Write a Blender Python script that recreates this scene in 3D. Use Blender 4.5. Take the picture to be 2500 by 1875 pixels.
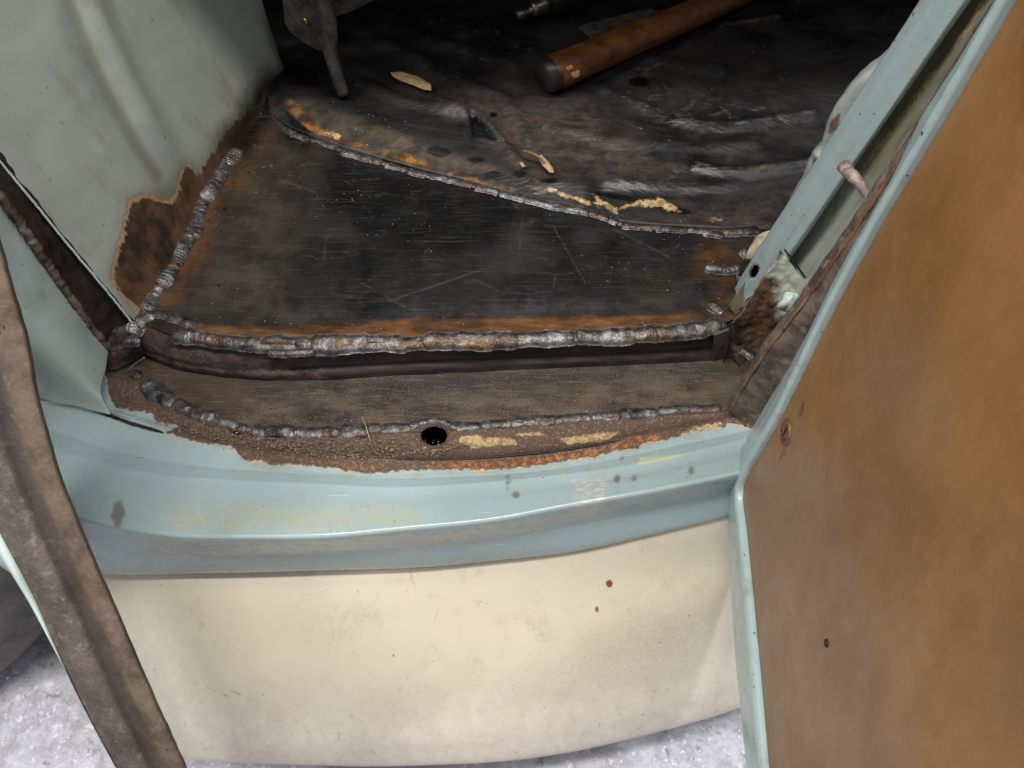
import bpy, math, random
import numpy as np
from mathutils import Vector

random.seed(7); np.random.seed(7)
for o in list(bpy.data.objects): bpy.data.objects.remove(o)
scene = bpy.context.scene
COL = scene.collection

# ------------------------------------------------------------------ camera
W, H, F = 2500.0, 1875.0, 1925.0            # photograph size and focal length in its pixels
CAM = np.array([0.0, 0.0, 0.955]); PITCH = math.radians(57.0)
cd = bpy.data.cameras.new('camera'); cam = bpy.data.objects.new('camera', cd); COL.objects.link(cam)
cd.sensor_width = 36.0; cd.lens = 36.0 * F / W; cd.clip_start = 0.01; cd.clip_end = 100
cam.location = CAM; cam.rotation_euler = (math.pi/2 - PITCH, 0, 0)
scene.camera = cam
# ------------------------------------------------------------------ world and lamps
world = bpy.data.worlds.new('World'); scene.world = world; world.use_nodes = True
bg = world.node_tree.nodes['Background']; bg.inputs[0].default_value = (0.90, 0.92, 1.0, 1); bg.inputs[1].default_value = 0.18
def lamp(name, loc, aim, sx, sy, watts, col):
    l = bpy.data.lights.new(name, 'AREA'); l.shape = 'RECTANGLE'; l.size = sx; l.size_y = sy; l.energy = watts; l.color = col
    o = bpy.data.objects.new(name, l); COL.objects.link(o); o.location = loc
    o.rotation_euler = (Vector(aim) - Vector(loc)).to_track_quat('-Z', 'Y').to_euler(); return o
lamp('tube_and_fill_lamp', (0.0, 0.10, 2.75), (0, 0.3, 0.3), 1.5, 0.16, 57, (1.0, 0.975, 0.93))
lamp('tube_and_fill_lamp', (-1.7, -0.1, 2.7), (0.2, 0.3, 0.4), 1.2, 0.8, 50, (1.0, 0.975, 0.94))  # broad soft fill added at left to brighten the door card
lamp('tube_and_fill_lamp', (1.3, -0.1, 2.7), (0.8, -0.1, 0.0), 1.2, 0.16, 24, (0.93, 0.96, 1.0))
lamp('doorway_daylight', (-0.8, -3.4, 2.2), (0, 0.0, 0.0), 2.6, 2.2, 7, (0.82, 0.86, 1.0))
vs = scene.view_settings; vs.view_transform = 'Standard'; vs.look = 'None'; vs.gamma = 1; vs.use_curve_mapping = False; vs.exposure = 0.0

# ------------------------------------------------------------------ pixel <-> world
sp, cp = math.sin(PITCH), math.cos(PITCH)
def ray(px, py):
    a = (np.asarray(px, float) - W/2)/F; b = -(np.asarray(py, float) - H/2)/F
    return np.stack([a, b*sp + cp, b*cp - sp], -1)
def Pt(px, py, t): return CAM + ray(px, py)*np.asarray(t, float)[..., None]
def Pz(px, py, z): d = ray(px, py); return Pt(px, py, (np.asarray(z, float) - CAM[2])/d[..., 2])
def Py(px, py, y): d = ray(px, py); return Pt(px, py, (np.asarray(y, float) - CAM[1])/d[..., 1])
def Px(px, py, x): d = ray(px, py); return Pt(px, py, (np.asarray(x, float) - CAM[0])/d[..., 0])
def proj(P):
    d = np.asarray(P, float) - CAM
    f = d[..., 1]*cp - d[..., 2]*sp; u = d[..., 1]*sp + d[..., 2]*cp
    return W/2 + F*d[..., 0]/f, H/2 - F*u/f
def zrow(pts, z):
    p = np.array(pts, float); zz = p[:, 2] if p.shape[1] > 2 else np.full(len(p), z); return Pz(p[:, 0], p[:, 1], zz)
def yrow(pts, y):
    p = np.array(pts, float); yy = p[:, 2] if p.shape[1] > 2 else np.full(len(p), y); return Py(p[:, 0], p[:, 1], yy)
def trow(pts, t):
    p = np.array(pts, float); tt = p[:, 2] if p.shape[1] > 2 else np.full(len(p), t); return Pt(p[:, 0], p[:, 1], tt)
def hermite(X, P, x):
    """cubic through points P at increasing parameters X, evaluated at x; P may have any trailing shape"""
    X = np.asarray(X, float); P = np.asarray(P, float); n = len(X)
    m = np.empty_like(P); e = (1,)*(P.ndim-1)
    sl = (P[1:] - P[:-1])/(X[1:] - X[:-1]).reshape((-1,)+e)
    m[0] = sl[0]; m[-1] = sl[-1]
    if n > 2:
        h0 = (X[1:-1]-X[:-2]).reshape((-1,)+e); h1 = (X[2:]-X[1:-1]).reshape((-1,)+e)
        m[1:-1] = (sl[:-1]*h1 + sl[1:]*h0)/(h0+h1)
    i = np.clip(np.searchsorted(X, x, side='right')-1, 0, n-2)
    h = (X[i+1]-X[i]); s = ((x-X[i])/h); r = lambda q: q.reshape((-1,)+e)
    h = r(h); s = r(s)
    return ((2*s**3-3*s**2+1)*P[i] + (s**3-2*s**2+s)*h*m[i] + (-2*s**3+3*s**2)*P[i+1] + (s**3-s**2)*h*m[i+1])
def resample(P, n, smooth=True):
    P = np.asarray(P, float); d = np.concatenate([[0], np.cumsum(np.linalg.norm(np.diff(P, axis=0), axis=1) + 1e-9)]); d /= d[-1]
    x = np.linspace(0, 1, n)
    if smooth and len(P) > 2: return hermite(d, P, x)
    return np.stack([np.interp(x, d, P[:, k]) for k in range(P.shape[1])], -1)
# ------------------------------------------------------------------ numpy helpers
def sdf(px, py, poly):
    p = np.array(poly, float)[:, :2]; q = np.stack([px, py], -1); d = np.full(px.shape, 1e9); ins = np.zeros(px.shape, bool)
    for i in range(len(p)):
        a, b = p[i], p[(i+1) % len(p)]; e = b - a; w = q - a
        t = np.clip((w@e)/max(e@e, 1e-9), 0, 1); d = np.minimum(d, np.linalg.norm(w - t[..., None]*e, axis=-1))
        c = ((a[1] <= py) & (b[1] > py)) | ((b[1] <= py) & (a[1] > py))
        xi = a[0] + (py - a[1])/((b[1]-a[1]) if abs(b[1]-a[1]) > 1e-9 else 1e-9)*(b[0]-a[0]); ins ^= c & (px < xi)
    return np.where(ins, -d, d)
def ldist(px, py, line):
    p = np.array(line, float)[:, :2]; q = np.stack([px, py], -1); d = np.full(px.shape, 1e9)
    for a, b in zip(p[:-1], p[1:]):
        e = b-a; w = q-a; t = np.clip((w@e)/max(e@e, 1e-9), 0, 1); d = np.minimum(d, np.linalg.norm(w - t[..., None]*e, axis=-1))
    return d
def gauss(d, s): return np.exp(-(d/s)**2)
_tab = np.random.rand(256, 256)
def vnoise(x, y):
    xi = np.floor(x).astype(int); yi = np.floor(y).astype(int); fx = x-xi; fy = y-yi; fx = fx*fx*(3-2*fx); fy = fy*fy*(3-2*fy)
    g = lambda i, j: _tab[(xi+i) % 256, (yi+j) % 256]
    return (g(0,0)*(1-fx)+g(1,0)*fx)*(1-fy) + (g(0,1)*(1-fx)+g(1,1)*fx)*fy
def fbm(x, y, o=4):
    s = 0; a = 0.5
    for k in range(o): s = s + a*(vnoise(x*2**k+17*k, y*2**k+31*k)-0.5); a *= 0.5
    return s
# ------------------------------------------------------------------ objects
def empty(name, loc):
    o = bpy.data.objects.new(name, None); COL.objects.link(o); o.location = loc; o.empty_display_size = 0.05; return o
def tag(o, label=None, cat=None, group=None, kind=None):
    if label: o['label'] = label
    if cat: o['category'] = cat
    if group: o['group'] = group
    if kind: o['kind'] = kind
    return o
def mk(name, V, Fc, mat, parent=None, smooth=True):
    me = bpy.data.meshes.new(name); me.from_pydata([tuple(map(float, v)) for v in V], [], [tuple(map(int, f)) for f in Fc]); me.update()
    if smooth: me.polygons.foreach_set('use_smooth', [True]*len(me.polygons))
    o = bpy.data.objects.new(name, me); COL.objects.link(o)
    if mat: me.materials.append(mat)
    if parent is not None:
        o.parent = parent
        if parent.type == 'EMPTY' and parent.parent is None: o.location = -parent.location     # meshes are written in world metres
    return o
def gridfaces(nv, nu, wrap=False):
    j, i = np.meshgrid(np.arange(nv-1), np.arange(nu if wrap else nu-1), indexing='ij'); k = (i+1) % nu
    return np.stack([j*nu+i, (j+1)*nu+i, (j+1)*nu+k, j*nu+k], -1).reshape(-1, 4)
def loftgrid(rows, nu, nv, smooth=True):
    R = np.stack([resample(r, nu) for r in rows]); d = np.concatenate([[0], np.cumsum(np.linalg.norm(np.diff(R, axis=0), axis=2).mean(1)+1e-6)]); d /= d[-1]
    x = np.unique(np.concatenate([np.linspace(0, 1, nv), d]))
    if smooth: return hermite(d, R, x)
    i = np.clip(np.searchsorted(d, x, side='right')-1, 0, len(d)-2); s = ((x-d[i])/(d[i+1]-d[i]))[:, None, None]; return R[i]*(1-s)+R[i+1]*s
def normals(G):
    du = np.gradient(G, axis=1); dv = np.gradient(G, axis=0); n = np.cross(du, dv); n /= np.linalg.norm(n, axis=-1, keepdims=True)+1e-12
    s = np.sign(((CAM-G)*n).sum(-1, keepdims=True)); s[s == 0] = 1; return n*s
def surf(name, G, mat, parent, masks=None, thick=0.0, cut=None):
    """grid surface; masks: dict name -> fn(px,py); cut: fn(px,py) -> True removes the face; thick: real sheet thickness away from the viewer"""
    nv, nu = G.shape[:2]; V = G.reshape(-1, 3); Fc = gridfaces(nv, nu)
    px, py = proj(V)
    if cut is not None:
        c = V[Fc].mean(1); cx, cy = proj(c); Fc = Fc[~cut(cx, cy)]
    o = mk(name, V, Fc, mat, parent)
    for k, fn in (masks or {}).items():
        at = o.data.attributes.new(k, 'FLOAT', 'POINT'); at.data.foreach_set('value', np.asarray(fn(px, py), np.float32).ravel())
    # the front faces the viewer
    p = o.data.polygons[len(o.data.polygons)//2]
    if Vector(p.normal).dot(Vector(CAM) - p.center) < 0: o.data.flip_normals()
    if thick:
        m = o.modifiers.new('thickness', 'SOLIDIFY'); m.thickness = thick; m.offset = -1
    return o
def tube(name, P, rad, mat, parent, n=10, caps=True):
    P = np.asarray(P, float); rad = np.broadcast_to(np.asarray(rad, float), (len(P),)); T = np.gradient(P, axis=0); T /= np.linalg.norm(T, axis=1, keepdims=True)
    ref = np.array([0.31, 0.22, 0.92]); A = np.cross(T, ref); A /= np.linalg.norm(A, axis=1, keepdims=True); B = np.cross(T, A)
    a = np.linspace(0, 2*np.pi, n, endpoint=False)
    V = (P[:, None] + rad[:, None, None]*(A[:, None]*np.cos(a)[None, :, None] + B[:, None]*np.sin(a)[None, :, None])).reshape(-1, 3)
    Fc = [list(f) for f in gridfaces(len(P), n, True)]
    if caps: Fc += [list(range(n)), list(range(len(P)*n-1, (len(P)-1)*n-1, -1))]
    return mk(name, V, Fc, mat, parent)
def slab(name, poly, mat, parent, dirv):
    """a flat outline (world points) given a real thickness along dirv"""
    P = np.asarray(poly, float); n = len(P); Q = P + np.asarray(dirv, float)
    Fc = [list(range(n)), list(range(2*n-1, n-1, -1))] + [[i, n+i, n+(i+1) % n, (i+1) % n] for i in range(n)]
    return mk(name, np.vstack([P, Q]), Fc, mat, parent, smooth=False)
# ------------------------------------------------------------------ materials
def S(r, g, b):
    f = lambda c: (c/255/12.92) if c/255 <= 0.04045 else ((c/255+0.055)/1.055)**2.4
    return (f(r), f(g), f(b), 1.0)
class Mat:
    def __init__(s, name):
        s.m = bpy.data.materials.new(name); s.m.use_nodes = True; s.t = s.m.node_tree; s.n = s.t.nodes; s.b = s.n['Principled BSDF']
        s.co = s.n.new('ShaderNodeTexCoord').outputs['Object']
    def set(s, sock, v):
        if isinstance(v, bpy.types.NodeSocket): s.t.links.new(v, sock)
        else: sock.default_value = v
    def noise(s, scale, detail=3, rough=0.6, stretch=None, dist=0.0, off=0.0):
        n = s.n.new('ShaderNodeTexNoise'); n.inputs['Scale'].default_value = scale; n.inputs['Detail'].default_value = detail; n.inputs['Roughness'].default_value = rough; n.inputs['Distortion'].default_value = dist
        mp = s.n.new('ShaderNodeMapping'); s.t.links.new(s.co, mp.inputs[0]); mp.inputs['Location'].default_value = (off, off*1.7, off*0.6)
        if stretch: mp.inputs['Scale'].default_value = stretch[:3]; mp.inputs['Rotation'].default_value = stretch[3] if len(stretch) > 3 else (0, 0, 0)
        s.t.links.new(mp.outputs[0], n.inputs['Vector']); return n.outputs[0]
    def vor(s, scale, feature='F1', rnd=1.0, col=False):
        n = s.n.new('ShaderNodeTexVoronoi'); n.feature = feature; n.inputs['Scale'].default_value = scale; n.inputs['Randomness'].default_value = rnd
        s.t.links.new(s.co, n.inputs['Vector']); return n.outputs['Color'] if col else n.outputs['Distance']
    def attr(s, name):
        n = s.n.new('ShaderNodeAttribute'); n.attribute_name = name; return n.outputs['Fac']
    def math(s, op, a, b=0.0, clamp=False):
        n = s.n.new('ShaderNodeMath'); n.operation = op; n.use_clamp = clamp; s.set(n.inputs[0], a); s.set(n.inputs[1], b); return n.outputs[0]
    def rng(s, v, a, b, c=0.0, d=1.0):
        n = s.n.new('ShaderNodeMapRange'); n.interpolation_type = 'SMOOTHSTEP'; s.set(n.inputs[0], v)
        for i, q in zip((1, 2, 3, 4), (a, b, c, d)): s.set(n.inputs[i], q)
        return n.outputs[0]
    def mix(s, f, a, b):
        n = s.n.new('ShaderNodeMix'); n.data_type = 'RGBA'; s.set(n.inputs[0], f); s.set(n.inputs[6], a); s.set(n.inputs[7], b); return n.outputs[2]
    def mixf(s, f, a, b):
        n = s.n.new('ShaderNodeMix'); s.set(n.inputs[0], f); s.set(n.inputs[2], a); s.set(n.inputs[3], b); return n.outputs[0]
    def edge(s, name, amp, soft, scale=120.0, detail=5, shift=0.0, stretch=None, amp2=0.0, scale2=30.0):
        """ragged inside-mask of a signed distance attribute (in photo pixels)"""
        n = s.math('MULTIPLY', s.math('SUBTRACT', s.noise(scale, detail, 0.65, stretch), 0.5), 2*amp)
        if amp2: n = s.math('ADD', n, s.math('MULTIPLY', s.math('SUBTRACT', s.noise(scale2, 3, 0.6, off=11), 0.5), 2*amp2))
        d = s.math('ADD', s.math('SUBTRACT', n, s.attr(name)), shift); return s.rng(d, -soft, soft)
    def bump(s, h, strength=0.3, dist=0.001, prev=None):
        n = s.n.new('ShaderNodeBump'); n.inputs['Strength'].default_value = strength; n.inputs['Distance'].default_value = dist; s.t.links.new(h, n.inputs['Height'])
        if prev is not None: s.t.links.new(prev, n.inputs['Normal'])
        return n.outputs[0]
    def done(s, col, rough=0.5, metal=0.0, nrm=None, spec=0.5, coat=0.0, coatr=0.1):
        b = s.b; s.set(b.inputs['Base Color'], col); s.set(b.inputs['Roughness'], rough); s.set(b.inputs['Metallic'], metal); s.set(b.inputs['Specular IOR Level'], spec)
        s.set(b.inputs['Coat Weight'], coat); s.set(b.inputs['Coat Roughness'], coatr)
        if nrm is not None: s.t.links.new(nrm, b.inputs['Normal'])
        return s.m

BLUE = S(153, 171, 172); BLUE2 = S(143, 161, 163); PRIMER = S(196, 158, 116); BROWN = S(78, 58, 44); DKBROWN = S(42, 32, 28); RUST = S(132, 74, 36); ORANGE = S(176, 98, 36); GREY = S(52, 50, 49); BLACK = S(22, 21, 22)

def mat_sill():
    m = Mat('sill_paint')
    col = m.mix(m.noise(14, 4), BLUE, S(149, 169, 173)); col = m.mix(m.rng(m.noise(60, 5, 0.7), 0.52, 0.75), col, S(156, 170, 163))
    dirt = m.math('MULTIPLY', m.rng(m.noise(520, 4, 0.7), 0.58, 0.68), m.edge('dirt', 40, 40, 50, 4, 30)); col = m.mix(m.math('MULTIPLY', dirt, 0.8), col, S(96, 84, 62))
    sm = m.math('MULTIPLY', m.edge('dirt', 50, 30, 45, 5, 10), m.rng(m.noise(150, 7, 0.8, off=41), 0.40, 0.64, 0.1, 0.75)); col = m.mix(sm, col, S(170, 160, 116))
    spk = m.rng(m.noise(230, 3, 0.6, off=3), 0.715, 0.75); col = m.mix(spk, col, S(74, 66, 54))
    gm = m.math('MULTIPLY', m.rng(m.noise(11, 7, 0.72, off=43), 0.46, 0.7), 0.45); col = m.mix(gm, col, S(142, 152, 146)); dust = m.math('MULTIPLY', m.rng(m.noise(340, 6, 0.8, off=45), 0.55, 0.7), m.rng(m.noise(16, 4, off=46), 0.42, 0.66, 0.1, 0.6)); col = m.mix(dust, col, S(140, 140, 122)); hair = m.math('MULTIPLY', m.rng(m.noise(1, 2, 0.5, (16, 420, 300, (0, 0, 0.15)), 0.4, 47), 0.70, 0.74), 0.5); col = m.mix(hair, col, S(196, 206, 200))
    scr = m.math('MULTIPLY', m.edge('scratch', 14, 8, 90), m.rng(m.noise(1.0, 2, 0.6, (130, 1100, 700, (0, 0, 0.22))), 0.50, 0.62)); col = m.mix(m.math('MULTIPLY', scr, 0.75), col, S(226, 204, 176))
    stain = m.math('MULTIPLY', m.edge('bare', 26, 22, 60, 5, 8), m.rng(m.noise(45, 5, 0.7, off=13), 0.42, 0.7, 0.0, 0.75)); col = m.mix(stain, col, S(150, 134, 96)); yel = m.edge('yellow', 2, 1.5, 200); col = m.mix(m.math('MULTIPLY', yel, 0.7), col, S(184, 190, 142))
    scuff = m.edge('scuff', 16, 5, 110); col = m.mix(m.math('MULTIPLY', scuff, 0.75), col, S(104, 92, 82))
    prim = m.edge('bare', 12, 2.0, 200, 6, -1.0, None, 13, 55); bare = m.edge('bare', 13, 2.0, 190, 6, -3.5)
    metal = m.mix(m.noise(70, 5, 0.7), S(104, 82, 68), S(66, 51, 44)); metal = m.mix(m.rng(m.noise(380, 3, 0.7), 0.5, 0.7), metal, S(136, 114, 96))
    rust = m.math('MULTIPLY', m.edge('rust', 12, 8, 130), m.rng(m.noise(60, 4, off=5), 0.3, 0.6)); metal = m.mix(rust, metal, m.mix(m.rng(m.noise(190, 4, 0.7), 0.42, 0.62), S(104, 62, 38), S(186, 116, 56)))
    metal = m.mix(m.edge('prim', 12, 2.0, 150), metal, m.mix(m.rng(m.noise(170, 7, 0.8), 0.36, 0.62), S(198, 174, 130), S(124, 96, 66)))
    metal = m.mix(m.edge('slit_shade', 2, 2.0, 200), metal, S(20, 14, 12))  # shadow in the gap under the jamb sheet, painted as a dark line
    col = m.mix(m.math('MULTIPLY', prim, m.rng(m.noise(22, 4, off=31), 0.40, 0.60, 0.1, 1.0)), col, m.mix(m.noise(160, 4), S(208, 182, 146), S(180, 146, 106))); col = m.mix(bare, col, metal); col = m.mix(m.edge('slit_shade', 2, 2.0, 200), col, S(26, 18, 14))
    grain = m.noise(900, 4, 0.7); h = m.math('MULTIPLY', grain, m.math('ADD', m.math('MULTIPLY', bare, 0.8), 0.04)); n1 = m.bump(h, 0.9, 0.0014); n2 = m.bump(m.math('SUBTRACT', 1.0, prim), 0.6, 0.0006, n1)
    n3 = m.bump(m.noise(40, 2), 0.05, 0.003, n2)
    rough = m.mixf(bare, m.mixf(m.rng(m.noise(90, 4), 0.45, 0.7), 0.22, 0.42), m.rng(m.noise(500, 3), 0.35, 0.65, 0.28, 0.6))
    return m.done(col, rough, 0, n3, 0.35, m.math('MULTIPLY', m.math('SUBTRACT', 1.0, bare), 0.28), 0.07)
def mat_ledge():
    m = Mat('ledge_steel'); col = m.mix(m.rng(m.noise(22, 6, 0.65, (1, 2.4, 1)), 0.34, 0.66), S(46, 39, 36), S(94, 81, 68)); col = m.mix(m.math('MULTIPLY', m.rng(m.noise(60, 5, 0.7, off=2), 0.48, 0.72), 0.6), col, S(100, 80, 56))
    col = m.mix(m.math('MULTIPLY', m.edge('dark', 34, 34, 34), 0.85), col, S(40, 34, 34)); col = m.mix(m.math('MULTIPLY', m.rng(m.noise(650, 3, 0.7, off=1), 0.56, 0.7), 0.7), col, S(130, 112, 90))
    col = m.mix(m.math('MULTIPLY', m.edge('left', 40, 50, 30), 0.7), col, m.mix(m.noise(60, 5, 0.7), S(46, 35, 28), S(92, 68, 44)))
    br = m.math('MULTIPLY', m.rng(m.noise(1, 3, 0.6, (40, 520, 300)), 0.5, 0.75), 0.35); col = m.mix(br, col, S(140, 120, 98))
    col = m.mix(m.rng(m.noise(200, 3, 0.6, off=5), 0.69, 0.74), col, S(24, 18, 15))
    nrm = m.bump(m.noise(800, 4, 0.75), 0.8, 0.0011); nrm = m.bump(m.noise(1, 3, 0.6, (60, 900, 900)), 0.2, 0.0006, nrm); nrm = m.bump(m.noise(50, 4), 0.3, 0.002, nrm)
    return m.done(col, m.rng(m.noise(300, 4), 0.35, 0.65, 0.30, 0.6), 0.15, nrm)
def mat_step():
    m = Mat('step_steel'); col = m.mix(m.rng(m.noise(24, 5, 0.6, (0.5, 1, 5)), 0.35, 0.66), S(36, 30, 31), S(70, 60, 57)); col = m.mix(m.edge('purple', 14, 10, 60), col, m.mix(m.rng(m.noise(80, 5), 0.3, 0.7), S(58, 45, 46), S(96, 80, 78)))
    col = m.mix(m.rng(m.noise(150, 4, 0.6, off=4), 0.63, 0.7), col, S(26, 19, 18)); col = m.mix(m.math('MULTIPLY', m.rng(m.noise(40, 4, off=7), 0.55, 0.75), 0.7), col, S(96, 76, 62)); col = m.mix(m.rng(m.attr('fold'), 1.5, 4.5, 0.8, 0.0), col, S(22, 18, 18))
    nrm = m.bump(m.noise(1, 3, 0.6, (40, 40, 700)), 0.25, 0.0008); nrm = m.bump(m.math('MULTIPLY', m.noise(170, 4), m.edge('purple', 10, 12, 60)), 0.9, 0.0025, nrm); nrm = m.bump(m.noise(60, 4), 0.3, 0.002, nrm)
    return m.done(col, m.rng(m.noise(60, 4), 0.3, 0.7, 0.34, 0.6), 0.1, nrm)
def mat_floor():
    m = Mat('floor_steel'); col = m.mix(m.rng(m.noise(11, 6, 0.62, dist=0.8), 0.34, 0.66), S(24, 24, 25), S(50, 48, 46)); col = m.mix(m.math('MULTIPLY', m.rng(m.noise(5, 3, off=4), 0.4, 0.65), 0.5), col, S(50, 47, 44))
    bl = m.rng(m.noise(17, 3, 0.45, off=8), 0.55, 0.66); col = m.mix(m.math('MULTIPLY', bl, 0.6), col, S(30, 29, 30))
    col = m.mix(m.math('MULTIPLY', m.edge('brown', 80, 80, 14, 5), 0.9), col, m.mix(m.rng(m.noise(26, 6, 0.65), 0.34, 0.68), S(42, 37, 32), S(72, 63, 52)))
    col = m.mix(m.math('MULTIPLY', m.edge('black', 40, 34, 26, 4), 0.9), col, S(20, 20, 21))
    col = m.mix(m.math('MULTIPLY', m.edge('rust', 16, 12, 40, 5), m.rng(m.noise(22, 5, 0.6, (0.6, 2, 1), off=3), 0.36, 0.6, 0.25, 0.95)), col, m.mix(m.rng(m.noise(70, 5, 0.65, (0.4, 1.5, 1)), 0.3, 0.7), S(78, 54, 36), S(146, 98, 58)))
    col = m.mix(m.math('MULTIPLY', m.edge('burn', 34, 40, 34, 5), 0.92), col, m.mix(m.rng(m.noise(30, 6, 0.7), 0.32, 0.68), S(34, 25, 20), S(96, 66, 38)))
    col = m.mix(m.math('MULTIPLY', m.edge('soot', 26, 26, 34, 4), 0.95), col, S(17, 14, 14))
    col = m.mix(m.math('MULTIPLY', m.rng(m.attr('scratch'), 0.8, 4.0, 0.26, 0.0), m.rng(m.noise(60, 3, off=6), 0.38, 0.62)), col, S(112, 109, 104))
    sm = m.math('MULTIPLY', m.rng(m.noise(26, 6, 0.75, (1, 1.8, 1, (0, 0, 0.7)), 0.8, off=12), 0.55, 0.76), 0.34); col = m.mix(sm, col, S(104, 98, 88))
    fine = m.math('MULTIPLY', m.rng(m.noise(1, 2, 0.5, (26, 900, 1, (0, 0, 0.6))), 0.66, 0.74), 0.10); col = m.mix(fine, col, S(120, 118, 116))
    col = m.mix(m.math('MULTIPLY', m.rng(m.noise(380, 1, 0.4, off=3), 0.75, 0.78), m.rng(m.noise(10, 2, off=9), 0.5, 0.62)), col, S(160, 150, 128))
    col = m.mix(m.rng(m.noise(120, 2, 0.4, off=15), 0.735, 0.76), col, S(26, 18, 15))
    gr1 = m.noise(1, 3, 0.6, (24, 700, 1, (0, 0, 0.5)), 0.3); gr2 = m.noise(1, 3, 0.6, (24, 700, 1, (0, 0, -0.9)), 0.3, 5); grd = m.math('MULTIPLY', gr1, gr2)
    nrm = m.bump(m.noise(500, 4, 0.7), 0.2, 0.0008); nrm = m.bump(grd, 0.25, 0.0006, nrm); nrm = m.bump(m.noise(9, 4, 0.6), 0.3, 0.006, nrm)
    pit = m.rng(m.noise(240, 3, 0.6, off=19), 0.70, 0.74); col = m.mix(pit, col, S(34, 24, 18)); col = m.mix(m.math('MULTIPLY', m.rng(grd, 0.28, 0.42), 0.25), col, S(96, 93, 90))
    return m.done(col, m.math('ADD', m.rng(m.noise(26, 6, 0.7, off=2), 0.3, 0.7, 0.14, 0.40), m.math('MULTIPLY', grd, 0.2)), 0.15, nrm, 0.5)
def mat_oldfloor():
    m = Mat('old_floor_underseal'); col = m.mix(m.rng(m.noise(9, 6, 0.62, (1, 1.8, 1, (0, 0, 0.3)), 0.8), 0.36, 0.68), S(18, 17, 18), S(50, 48, 47)); col = m.mix(m.math('MULTIPLY', m.rng(m.noise(6, 4, off=3), 0.46, 0.66), 0.45), col, S(54, 51, 49))
    col = m.mix(m.math('MULTIPLY', m.edge('brown', 70, 60, 20, 6), 0.55), col, m.mix(m.rng(m.noise(50, 7, 0.72, (1, 1.6, 1)), 0.35, 0.68), S(46, 38, 36), S(100, 84, 74)))
    sc = m.math('MULTIPLY', m.rng(m.noise(34, 8, 0.78, (1, 1.9, 1, (0, 0, 0.25)), 0.9), 0.53, 0.72), m.math('ADD', 0.10, m.math('MULTIPLY', m.edge('scuff', 50, 50, 34), 0.84))); col = m.mix(sc, col, S(124, 114, 106))
    col = m.mix(m.math('MULTIPLY', m.rng(m.math('ADD', m.attr('crest_light'), m.math('MULTIPLY', m.noise(90, 4), 14.0)), 5, 13, 1.0, 0.0), m.rng(m.noise(34, 4, off=8), 0.34, 0.66, 0.0, 0.5)), col, S(130, 114, 96))  # light along the ridge tops, painted as paler lines over the relief
    fl = m.edge('flange', 14, 12, 50); col = m.mix(m.math('MULTIPLY', fl, 0.9), col, m.mix(m.rng(m.noise(34, 6, 0.65), 0.35, 0.68), S(42, 36, 32), S(86, 74, 60)))
    col = m.mix(m.math('MULTIPLY', m.edge('rust', 9, 7, 80), m.rng(m.noise(30, 4, off=6), 0.34, 0.6)), col, m.mix(m.rng(m.noise(60, 5), 0.35, 0.65), S(60, 38, 22), S(158, 110, 58)))
    col = m.mix(m.edge('pit', 4, 3, 90), col, S(12, 11, 12))  # darkness inside plug holes and the triangular gap, put into the colour
    col = m.mix(m.edge('prim', 16, 2.5, 110, 6), col, m.mix(m.rng(m.noise(130, 6, 0.75), 0.35, 0.62), S(206, 180, 132), S(132, 102, 66)))
    col = m.mix(m.math('MULTIPLY', m.rng(m.noise(300, 1, 0.4, off=3), 0.75, 0.78), m.rng(m.noise(9, 2, off=2), 0.5, 0.6)), col, S(140, 136, 130))
    nrm = m.bump(m.noise(11, 4, 0.55, (1, 1.8, 1, (0, 0, 0.3)), 0.6), 0.5, 0.012); nrm = m.bump(m.noise(300, 5, 0.7), 0.3, 0.001, nrm)
    return m.done(col, m.rng(m.noise(24, 6, 0.7), 0.32, 0.68, 0.30, 0.6), 0.0, nrm, 0.38)
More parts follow.
